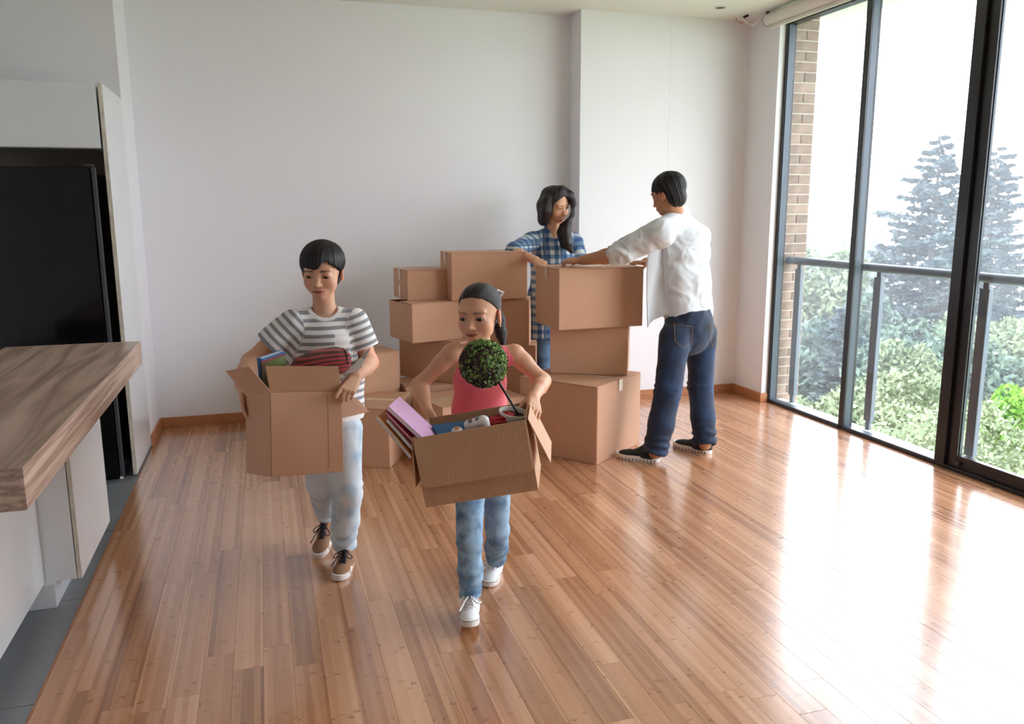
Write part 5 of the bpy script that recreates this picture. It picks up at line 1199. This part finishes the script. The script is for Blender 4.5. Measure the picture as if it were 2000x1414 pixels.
# ================================================================== the man
def make_man():
    hc = at(1304, 378, 4.62); H = .235
    fw = facing(hc, -126); hd = Head(hc, fw * math.cos(.30) + V(0, 0, -math.sin(.30)), (0, 0, 1), H, lids=.5)
    bf = facing(hc, -122); bs = unit(np.cross((0, 0, 1), bf))        # bs: his left
    nb = at(1322, 414, 4.66)
    sL, eL, wL, kL = at(1291, 455, 4.50), at(1210, 497, 4.62), at(1138, 508, 4.84), at(1108, 509, 4.91)
    sR = at(1358, 462, 4.84); eR = at(1320, 520, 5.02); wR = at(1262, 512, 5.02); kR = at(1240, 513, 5.0)
    ch = at(1334, 480, 4.68); wa = at(1344, 585, 4.62)
    hipL, kneeL, ankL = at(1318, 660, 4.52), at(1305, 762, 4.44), atz(1282, 868, .10)
    hipR, kneeR, ankR = at(1370, 650, 4.66), at(1368, 755, 4.66), atz(1373, 862, .10)
    ankL = at(1279, 884, 4.43); ankR = at(1377, 868, 4.50)
    core = Field().add(Cone(wa, ch, .12, .13, s=bs, fa=.7, k=.03), Cone(wa, hipL, .08, .07), Cone(wa, hipR, .08, .07), Cone(hipL, kneeL, .08, .055), Cone(kneeL, ankL, .055, .04), Cone(hipR, kneeR, .08, .055), Cone(kneeR, ankR, .055, .04))
    neck = Field().add(Cone(nb - V(0, 0, .04), hc + V(0.02, -.02, -.05), .062, .060, k=.02), Cone(ch, nb - V(0, 0, .05), .11, .08, s=bs, fa=.7, k=.03)); neck.add(hd); hd.k = .012
    rr = (.06, .045, .047, .031); skin = C3(184, 134, 102)
    hL = hand_prims(wL, kL, (-.15, -.25, 1), fw * 0 + V(0, 1, 0), 1.0, curls=[(.3, .7, .5), (.35, .8, .5), (.4, .8, .55), (.45, .85, .6)], spread=.06, thumb=(.7, .5, -.4))
    hR = hand_prims(wR, kR, (0, 0, 1), (0, -1, 0), 1.0, curls=[(.3, .5, .4)] * 4)
    aL = arm_field(sL, eL, wL, rr, hL); aR = arm_field(sR, eR, wR, rr, hR)
    bl_, bh_ = bounds([wa, ch, hipR, hipL, ankR, ankL], .14); bh_[2] = ch[2] + .02
    o = make_mesh('person', [(neck, V(hc[0] - .18, hc[1] - .22, ch[2] - .03), V(hc[0] + .22, hc[1] + .22, hc[2] + .17), .0034), (core, bl_, bh_, .014),
        (aL, *bounds([sL, eL, wL, kL], .11), .0038), (aR, *bounds([sR, eR, wR, kR], .1), .006)], M_SKIN, color=lambda P, N: hd.colors(P, skin, C3(150, 84, 70), C3(28, 22, 20)),
        label='man in a loose white shirt and dark jeans, seen from behind, reaching over boxes', cat='person')
    eyeballs(hd, o, (0, -.3))
    xs = np.array([-3.15, -2.5, -2.0, -1.75, -1.5, -1.3, -1.0, -.6, 0, .6, 1.0, 1.3, 1.5, 1.75, 2.0, 2.5, 3.15]); zs = np.array([-.42, -.42, -.34, -.02, -.06, -.10, .10, .14, .16, .14, .10, -.10, -.06, -.02, -.34, -.42, -.42])
    def hair(P, D):
        q = hd.loc(P); d = Ell((0, -.075, .16), (.405, .475, .395)).d(q); d = smin(d, Ell((0, -.21, -.16), (.30, .275, .29)).d(q), .08)
        th = np.arctan2(q[:, 0], q[:, 1] + .05); zl = np.interp(th, xs, zs) + .02 * vnoise(np.stack([th * 12, 0 * th, 0 * th], 1)) + .015 * vnoise(np.stack([th * 32, 0 * th, 0 * th], 1))
        d = -smin(-d, -(zl - q[:, 2]) * .75, .02); return d * hd.H
    hair_mesh('hair', hd, Field().fn(hair), hc - V(.18, .2, .2), hc + V(.2, .2, .18), .0038, M_HMAN, o, freq=120, amp=.005, flow=lambda q: np.arctan2(q[:, 0], q[:, 1] + .1) * 1.2 + q[:, 2] * .6)
    # loose white shirt, sleeves rolled
    hem = at(1345, 618, 4.62); f = Field()
    f.add(Cone(hem, at(1342, 545, 4.64), .185, .178, s=bs, fa=.72, k=.04), Cone(at(1342, 545, 4.64), ch, .178, .19, s=bs, fa=.68, k=.04), Cone(ch, nb - V(0, 0, .09), .19, .11, s=bs, fa=.66, k=.06))
    f.add(Cone(sL, nb - V(0, 0, .03), .078, .06, k=.04), Cone(sR, nb - V(0, 0, .03), .078, .06, k=.04), Cone(nb - V(0, 0, .04), nb + V(-.008, 0, .022), .080, .076, k=.012))
    slL = sL * .05 + eL * .95; cL0 = Cone(sL, slL, .080, .066, k=.03); cuff = Cone(slL - unit(slL - sL) * .03, slL + unit(wL - eL) * .03, .068, .064, k=.004)
    f.add(cL0, cuff, Cone(sR, eR, .08, .07, k=.03), Cone(eR, eR * .4 + wR * .6, .07, .055, k=.03))
    f.sub(Cone(slL + unit(wL - eL) * .01, slL + unit(wL - eL) * .09, .050, .050), .003)
    hb = at(1392, 622, 4.6); 
    f.fn(lambda P, D: np.maximum(D, (hem[2] + .012 - .022 * np.cos((P - hem) @ bs * 9) - P[:, 2]) * .95))
    f.sub(Cone(nb - V(0, 0, .03), nb + V(0, 0, .12), .058, .064), .004); f.cut(nb + V(0, 0, .045), (0, 0, 1))
    base = cloth_disp(.014, 5.5, 21)
    def sd_(P, N):
        d = base(P, N) * np.clip((nb[2] - .02 - P[:, 2]) / .08, 0, 1); t = (P - sL) @ unit(slL - sL); near = np.linalg.norm(P - slL, axis=1) < .085
        d = d + cloth_disp(.006, 15, 5)(P, N) * np.clip((nb[2] - .02 - P[:, 2]) / .08, 0, 1)
        return d + np.where(near, .005 * np.sin(P @ V(60, 40, 90) + 3 * vnoise(P * 14)), 0) + .004 * np.sin(((P - ch) @ unit(V(.7, 0, 1))) * 55 + 3 * vnoise(P * 5)) * np.clip(1 - np.abs(P[:, 2] - ch[2] + .1) / .25, 0, 1)
    M_SH = mat('white_cotton', lin(208, 212, 217), .8, sheen=.1, bump=.15, bscale=260)
    sh = make_mesh('white_shirt', [(f, *bounds([hem, nb, sL, sR, slL, eR, wR], .20), .0062)], M_SH, o, disp=sd_)
    # the open shirt front hanging towards the box
    b = MB(); nx, ny = 10, 14; top_a, top_b = at(1268, 468, 4.60), at(1312, 476, 4.60); bot_a, bot_b = at(1261, 640, 4.60), at(1308, 606, 4.58)
    g = []
    for j in range(ny + 1):
        row = []
        for i in range(nx + 1):
            u_, v_ = i / nx, j / ny; p = (top_a * (1 - u_) + top_b * u_) * (1 - v_) + (bot_a * (1 - u_) + bot_b * u_) * v_
            p = p + V(.2, -1, 0) * (.020 * math.sin(u_ * 6 + v_ * 2.5)) * (.3 + v_) - V(.018 * math.sin(v_ * 3.14), 0, 0) * (1 - u_) ; row.append(p)
        g.append(row)
    for t_ in (0, .003):
        for j in range(ny):
            for i in range(nx):
                q = [g[j][i], g[j][i + 1], g[j + 1][i + 1], g[j + 1][i]]; q = [x + V(t_, -t_, 0) for x in q]; b.quad(*(q if t_ else q[::-1]))
    me_o = b.build('shirt_front', M_SH, None, smooth='all'); me_o.parent = o
    bm = bmesh.new(); bm.from_mesh(me_o.data); bmesh.ops.remove_doubles(bm, verts=bm.verts, dist=1e-4); bm.to_mesh(me_o.data); bm.free(); me_o.data.shade_smooth()
    jeans(o, 'jeans', M_JMAN, hipL, hipR, [(hipL, kneeL, ankL), (hipR, kneeR, ankR)], (.098, .080, .076), hem[2] + .05, ((hipL + hipR) / 2 + V(0, 0, .06), (.175, .145, .19), np.stack([bs, bf, V(0, 0, 1)], 1)), bunch=.011, fade_k=.25, seed=15, h=.0062, lo_hi_pad=.18)
    # back pockets with stitching
    M_ST = mat('denim_stitching', lin(150, 110, 66), .8)
    for px0, px1, py0, py1, yy in ((1317, 1352, 633, 672, 4.43), (1385, 1397, 632, 668, 4.47)):
        b = MB(); q = [at(px0, py0, yy), at(px1, py0 + 5, yy), at(px1 - 2, py1 - 3, yy), at((px0 + px1) / 2, py1 + 8, yy), at(px0 + 1, py1 - 6, yy)]
        # settle the outline on the cloth
        jm = [c for c in o.children if c.name.startswith('jeans')][0]; from mathutils.bvhtree import BVHTree
        bv = BVHTree.FromPolygons([v.co for v in jm.data.vertices], [p.vertices for p in jm.data.polygons]); out = []
        q = q + [q[0]]
        for i in range(len(q) - 1):
            for t in np.linspace(0, 1, 8):
                c = q[i] * (1 - t) + q[i + 1] * t; dr = Vector(c - CAM).normalized(); h_ = bv.ray_cast(Vector(CAM), dr)
                if h_[0] is not None: out.append(h_[0] + h_[1] * .002)
        if len(out) > 3: b.tube(out, .0014, 5).build('back_pocket', M_ST, None).parent = o
    d1 = V(-1, .02, 0); tL = atz(1211, 893, 0.0); hl = atz(1290, 902, .0); 
    dl = unit(tL - hl); shoe(o, (hl[0], hl[1], 0), dl, .285, 'runner')
    tR = atz(1323, 872, 0.0); hr = atz(1390, 887, 0); dr_ = unit(tR - hr); shoe(o, (hr[0], hr[1], 0), dr_, .285, 'runner')
    return o
MAN = make_man()
# ================================================================== what the two open boxes hold
def book(label, P0, Px, Py, th, cover, pages=None, spiral=None, cat='notebook', group=None, inner=None):
    """P0 corner, Px the corner along the short side, Py along the long side; thickness goes against the cover normal"""
    P0, Px, Py = V(*P0), V(*Px), V(*Py); x = unit(Px - P0); W_ = np.linalg.norm(Px - P0); y = Py - P0; y = y - x * (x @ y); H_ = np.linalg.norm(y); y = unit(y); z = np.cross(x, y)
    o = empty('book' if cat == 'book' else 'notebook', label=label, cat=cat, group=group)
    Mx = Matrix(np.column_stack([np.append(x, 0), np.append(y, 0), np.append(z, 0), np.append(P0, 1)]).tolist()); o.matrix_world = Mx
    MB().box(0, W_, 0, H_, -.0016, 0).build('cover', cover, o, bevel=.0005, seg=1)
    MB().box(0, W_, 0, H_, -th, -th + .0016).build('cover', inner or cover, o, bevel=.0005, seg=1)
    MB().box(.004, W_ - .004, .003, H_ - .003, -th + .0017, -.0017).build('pages', pages or M_PAGES, o)
    if cat == 'book': MB().box(-.0016, .0005, 0, H_, -th, 0).build('spine', cover, o)
    if spiral:
        b = MB(); n_ = int(H_ / .0085)
        for i in range(n_):
            c = .006 + i * .0085; b.tube([(.003 + (th * .5 + .002) * math.cos(a) * .9, c, -th / 2 + (th * .5 + .003) * math.sin(a)) for a in np.linspace(0, 2 * math.pi, 11)], .0008, 4, cap=False)
        b.build('spiral_binding', spiral, o, kind='stuff')
    return o
M_PAGES = mat('paper_pages', lin(236, 236, 232), .8, var=.1, vscale=300, vstretch=(.1, .1, 4)); M_STEEL = mat('wire', lin(180, 184, 188), .3, metal=.8)
def col(name, *c, **k): return mat(name, lin(*c), k.get('rough', .5), var=k.get('var', 0), vscale=k.get('vs', 8))
M_GRN = mat('green_brown_cover', lin(98, 112, 62), .4); n, L, b = nodes(M_GRN)
tc = n.new('ShaderNodeTexCoord'); gx = n.new('ShaderNodeSeparateXYZ'); L.new(tc.outputs['Object'], gx.inputs[0]); cr = n.new('ShaderNodeValToRGB'); cr.color_ramp.elements[0].color = lin(92, 74, 52); cr.color_ramp.elements[0].position = .0; cr.color_ramp.elements[1].color = lin(150, 168, 128); cr.color_ramp.elements[1].position = .15; e = cr.color_ramp.elements.new(.07); e.color = lin(104, 116, 58)
L.new(gx.outputs[0], cr.inputs[0]); L.new(cr.outputs[0], b.inputs['Base Color'])
TL, TR, BL = at(536, 703, 3.16), at(580, 688, 3.24), at(517, 762, 3.13)
dn = unit(BL - TL); bx_ = unit(TR - TL); nn_ = np.cross(bx_, -dn)
book('green and brown spiral notebook standing frontmost in the boy\'s box', TL + dn * .115, TR + dn * .115, TL, .010, M_GRN, spiral=M_BLACK)
o2 = -nn_ * .012 + bx_ * .004 - dn * .006
book('thin red notebook between the green notebook and the blue book', TL + dn * .115 + o2, TR + dn * .115 + o2, TL + o2, .008, col('dull_red_cover', 150, 52, 66))
o3 = -nn_ * .021 + bx_ * .008 - dn * .016
book('blue book standing behind the notebooks in the boy\'s box', TL + dn * .115 + o3, TR + dn * .115 + o3, TL + o3, .026, col('blue_cover', 52, 104, 158), cat='book')
# cushion
M_CUSH = attr_cloth('striped_cushion', lin(158, 36, 46), 'stripes', c2=lin(84, 52, 38), pu=.0145, rough=.9, bump=.5)
cc = at(628, 708, 3.215); ax1 = unit(at(678, 699, 3.235) - at(585, 713, 3.20)); up1 = unit(np.cross(ax1, (0, 1, 0))); up1 = up1 if up1[2] > 0 else -up1; RC = np.stack([ax1, np.cross(up1, ax1), up1], 1)
def cush(P, D):
    q = (P - cc) @ RC; x = q[:, 0] / .116; e_ = np.clip(1 - np.abs(x) ** 2.6, 0, 1) ** .45; hz = .052 + .014 * np.clip(x, -1, 1)
    k = np.sqrt((q[:, 1] / .085) ** 2 + (q[:, 2] / hz) ** 2); d = (k - e_) * .042; return np.maximum(d, np.abs(q[:, 0]) - .112)
cu = make_mesh('cushion', [(Field().fn(cush), cc - V(.13, .12, .09), cc + V(.13, .12, .09), .0034)], M_CUSH, attrs=lambda P: {'u': ((P - cc) @ RC)[:, 2] + .25 * ((P - cc) @ RC)[:, 0] ** 2 * 4, 'v': P[:, 0], 'band': P[:, 0] * 0},
    disp=lambda P, N: .0016 * np.sin((((P - cc) @ RC)[:, 2] + ((P - cc) @ RC)[:, 0] ** 2) * 433), label='dark red striped corduroy cushion in the boy\'s box', cat='cushion')
sm_ = [];
for t in np.linspace(-.2, 1.4, 16):
    q = V(.086, -.085 * math.cos(t) * .82, (.046 + .009) * math.sin(t) * .86); sm_.append(tuple(cc + RC @ q))
MB().tube(sm_, .0022, 6).build('seam', M_BLACK, cu)
def sheet(name, label, quad, m, th=.0012, bow=.008, cat='paper'):
    A, B_, C_, D_ = [V(*q) for q in quad]; n_ = unit(np.cross(B_ - A, D_ - A)); b = MB(); N_ = 8; g = []
    for i in range(N_ + 1):
        t = i / N_; g.append((A * (1 - t) + D_ * t + n_ * bow * math.sin(t * math.pi), B_ * (1 - t) + C_ * t + n_ * bow * math.sin(t * math.pi)))
    for i in range(N_):
        for s, o_ in ((1, 0), (-1, th)):
            q = [g[i][0], g[i][1], g[i + 1][1], g[i + 1][0]]; q = [x + n_ * o_ for x in q]; b.quad(*(q if s < 0 else q[::-1]))
        for k in (0, 1): b.quad(g[i][k], g[i + 1][k], g[i + 1][k] + n_ * th, g[i][k] + n_ * th)
    b.quad(g[0][0], g[0][1], g[0][1] + n_ * th, g[0][0] + n_ * th); b.quad(g[-1][0], g[-1][1], g[-1][1] + n_ * th, g[-1][0] + n_ * th)
    ob = b.build(name, m); ob['label'] = label; ob['category'] = cat; return ob
M_PAPER = mat('white_paper', lin(232, 234, 236), .5); M_FILM = mat('clear_film', lin(214, 220, 226), .2); M_FILM.node_tree.nodes['Principled BSDF'].inputs['Transmission Weight'].default_value = .5
sheet('paper', 'folded white paper leaning at the right of the cushion in the boy\'s box', (at(668, 735, 3.20), at(692, 735, 3.20), at(714, 702, 3.22), at(704, 699, 3.24)), M_PAPER)
sheet('plastic_folder', 'clear plastic folder sticking out of the boy\'s box beside his arm', (at(672, 738, 3.26), at(700, 728, 3.25), at(724, 679, 3.27), at(718, 684, 3.28)), M_FILM, bow=.004, cat='folder')
sheet('paper', 'rolled white paper end at the front left corner of the boy\'s box', (at(524, 770, 3.03), at(534, 768, 3.03), at(533, 758, 3.05), at(525, 760, 3.05)), M_PAPER, bow=.003)

# the girl's notebooks, fanned over the left side
A, B_ = at(759, 793, 2.60), at(781, 774, 2.775); Cc = at(836, 853, 2.60); ln = unit(Cc - A); wd_ = B_ - A; up_n = unit(np.cross(ln, wd_)); up_n = up_n if up_n[2] > 0 else -up_n
def gbook(label, off, a, sh, th, cov, **k):
    l2 = unit(ln * math.cos(a) - up_n * math.sin(a)); P = A + up_n * off + l2 * sh
    P0 = P; Px = P + wd_; return book(label, P0 + l2 * .19, P0 + wd_ + l2 * .19, P0, th, cov, **k)
def flip(label, off, a, sh, th, cov, Ln=.185, **k):
    l2 = unit(ln * math.cos(a) - up_n * math.sin(a)); P = A + up_n * off + l2 * sh; x0, x1 = P + wd_, P
    z = np.cross(unit(x1 - x0), unit(l2)); 
    if z[2] > 0: return book(label, x0, x1, x0 + l2 * Ln, th, cov, **k)
    return book(label, x1, x0, x1 + l2 * Ln, th, cov, **k)
flip('lilac pink spiral notebook on top of the girl\'s bundle', 0, 0, 0, .013, col('lilac_cover', 226, 182, 222, rough=.4), spiral=M_STEEL)
flip('red patterned notebook under the lilac one in the girl\'s box', -.020, .06, .010, .009, mat('red_pattern_cover', lin(196, 66, 92), .5, var=.35, vscale=160), spiral=M_BLACK)
flip('white ring-bound notepad under the red notebook', -.034, .10, .028, .010, M_PAPER, spiral=M_STEEL, Ln=.165)
flip('orange-covered spiral notebook at the bottom of the girl\'s bundle', -.050, .12, -.004, .012, col('orange_kraft_cover', 212, 148, 96), spiral=M_STEEL, inner=col('grey_back_cover', 196, 192, 188))
BLB = col('deep_blue_cover', 50, 96, 134)
book('blue book lying slanted inside the girl\'s box', at(868, 872, 2.60), at(935, 862, 2.62), at(900, 822, 2.72), .02, BLB, cat='book')
# rounded white gadget with two grey pads
g = at(930, 826, 2.56); R_ = np.stack([unit(at(950, 820, 2.53) - at(910, 831, 2.58)), V(0, 1, 0), V(0, 0, 1)], 1); R_[:, 2] = unit(np.cross(R_[:, 0], R_[:, 1])); R_[:, 1] = np.cross(R_[:, 2], R_[:, 0])
f = Field(); f.add(Cone(g + R_ @ V(-.024, 0, .0), g + R_ @ V(.024, 0, 0), .017, .019, k=.012), Cone(g + R_ @ V(-.030, 0, 0), g + R_ @ V(-.034, -.012, -.035), .014, .011, k=.012), Cone(g + R_ @ V(.032, 0, 0), g + R_ @ V(.036, -.012, -.035), .015, .011, k=.012))
f.sub(Cone(g + R_ @ V(-.014, -.006, .012), g + R_ @ V(-.014, -.008, .03), .0075, .0085), .003); f.sub(Cone(g + R_ @ V(.014, -.004, .014), g + R_ @ V(.014, -.006, .034), .0085, .0095), .003)
gp = make_mesh('gamepad', [(f, g - V(.07, .06, .07), g + V(.07, .06, .05), .0022)], M_WHITE, label='rounded white game controller with grey sticks in the girl\'s box', cat='controller')
for x, y in ((-.014, -.006), (.014, -.004)):
    b = MB(); b.tube([g + R_ @ V(x, y, .010), g + R_ @ V(x, y, .019)], .0035, 12).tube([g + R_ @ V(x, y, .018), g + R_ @ V(x, y, .021)], .0058, 16).build('stick', mat('grey_rubber', lin(140, 142, 146), .5), gp, smooth=True)
tq = at(893, 842, 2.55); tb_ = make_mesh('toy', [(Field().add(Ell(tq, (.019, .017, .015), None, .01)), tq - .03, tq + .03, .0024)], M_WHITE, label='small round white toy with an orange top in front of the controller', cat='toy')
make_mesh('toy_top', [(Field().add(Ell(tq + V(-.002, -.006, .011), (.009, .008, .007))), tq - .03, tq + .03, .0024)], mat('orange_felt', lin(206, 134, 84), .8), tb_)
rc = at(972, 828, 2.60); make_mesh('cloth', [(Field().add(Cone(rc + V(-.02, 0, 0), rc + V(.04, .02, .012), .022, .024)), rc - .08, rc + .09, .003)], mat('crimson_cloth', lin(170, 34, 50), .85), disp=lambda P, N: .004 * np.sin(P[:, 2] * 420 + 2 * vnoise(P * 30)), label='crumpled crimson cloth beside the plant pot in the girl\'s box', cat='cloth')
# topiary
pc = at(1003, 806, 2.62); ax_ = unit(V(.12, -.16, 1)); q_ = Vector((0, 0, 1)).rotation_difference(Vector(ax_)).to_matrix().to_4x4(); PM = Matrix.Translation(Vector(pc)) @ q_
pl = empty('potted_plant', label='ball-shaped green and purple topiary on a thin stem in a white pot', cat='plant'); pl.matrix_world = PM
MB().lathe([(.0, -.085), (.034, -.085), (.037, -.08), (.047, -.008), (.051, -.006), (.0515, .004), (.047, .004), (.045, -.010), (.045, -.014)], 40).build('pot', mat('white_ceramic', lin(216, 212, 206), .35), pl, smooth=True)
so = MB(); ns = 26
g_ = [[((.0455 * r / 7) * math.cos(2 * math.pi * a / ns), (.0455 * r / 7) * math.sin(2 * math.pi * a / ns), -.012 + .004 * random.random() + .003 * (7 - r) / 7) for a in range(ns)] for r in range(8)]
for r in range(7):
    for a in range(ns): c = (a + 1) % ns; so.quad(g_[r][a], g_[r + 1][a], g_[r + 1][c], g_[r][c])
so.build('soil', mat('dark_soil', lin(96, 64, 44), .95, var=.5, vscale=160, bump=.8, bscale=300), pl)
inv = PM.inverted(); bc = at(944, 710, 2.70); s0 = at(1012, 808, 2.62); s1 = at(975, 748, 2.66)
b = MB(); b.tube([inv @ Vector(p) for p in (s0 - V(0, 0, .02), s0, at(996, 782, 2.635), s1, bc)], .0045, 10).build('stem', mat('black_stem', lin(30, 27, 26), .5), pl, smooth=True)
rs = np.random.RandomState(5); N_ = 5200; d = rs.normal(0, 1, (N_, 3)); d /= np.linalg.norm(d, axis=1)[:, None]; r = .084 * (1 - .30 * rs.random_sample(N_) ** 2.0)
C_ = bc + d * r[:, None] + rs.normal(0, .0015, (N_, 3)); out = unit(d); n0 = d + rs.normal(0, .55, (N_, 3)); n0 /= np.linalg.norm(n0, axis=1)[:, None]; t1 = np.cross(n0, rs.normal(0, 1, (N_, 3))); t1 /= np.linalg.norm(t1, axis=1)[:, None]; t2 = np.cross(n0, t1)
s = (.0064 * rs.uniform(.7, 1.25, N_))[:, None]; P = np.stack([C_ - t1 * s, C_ - t1 * s * .2 + t2 * s * .55 + n0 * s * .18, C_ + t1 * s * 1.1 - n0 * s * .1, C_ - t1 * s * .2 - t2 * s * .55 + n0 * s * .18], 1).reshape(-1, 3)
P = (np.c_[P, np.ones(len(P))] @ np.array(inv).T)[:, :3]
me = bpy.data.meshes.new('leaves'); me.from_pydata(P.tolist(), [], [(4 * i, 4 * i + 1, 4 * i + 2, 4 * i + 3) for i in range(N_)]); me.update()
pur_shade = (vnoise(C_ * 22) + .75 * (-(C_ - bc)[:, 0]) / .084 - .6 * (C_ - bc)[:, 2] / .084 - (r / .084 - .85) * 3 + rs.normal(0, .7, N_)) > -.1  # real purple, plus shade painted as more dark leaves left, low and inside
cl = np.where(pur_shade[:, None], np.array(lin(62, 42, 44)[:3]) * rs.uniform(.6, 1.4, (N_, 1)), np.array(lin(116, 152, 78)[:3]) * rs.uniform(.6, 1.6, (N_, 1)))
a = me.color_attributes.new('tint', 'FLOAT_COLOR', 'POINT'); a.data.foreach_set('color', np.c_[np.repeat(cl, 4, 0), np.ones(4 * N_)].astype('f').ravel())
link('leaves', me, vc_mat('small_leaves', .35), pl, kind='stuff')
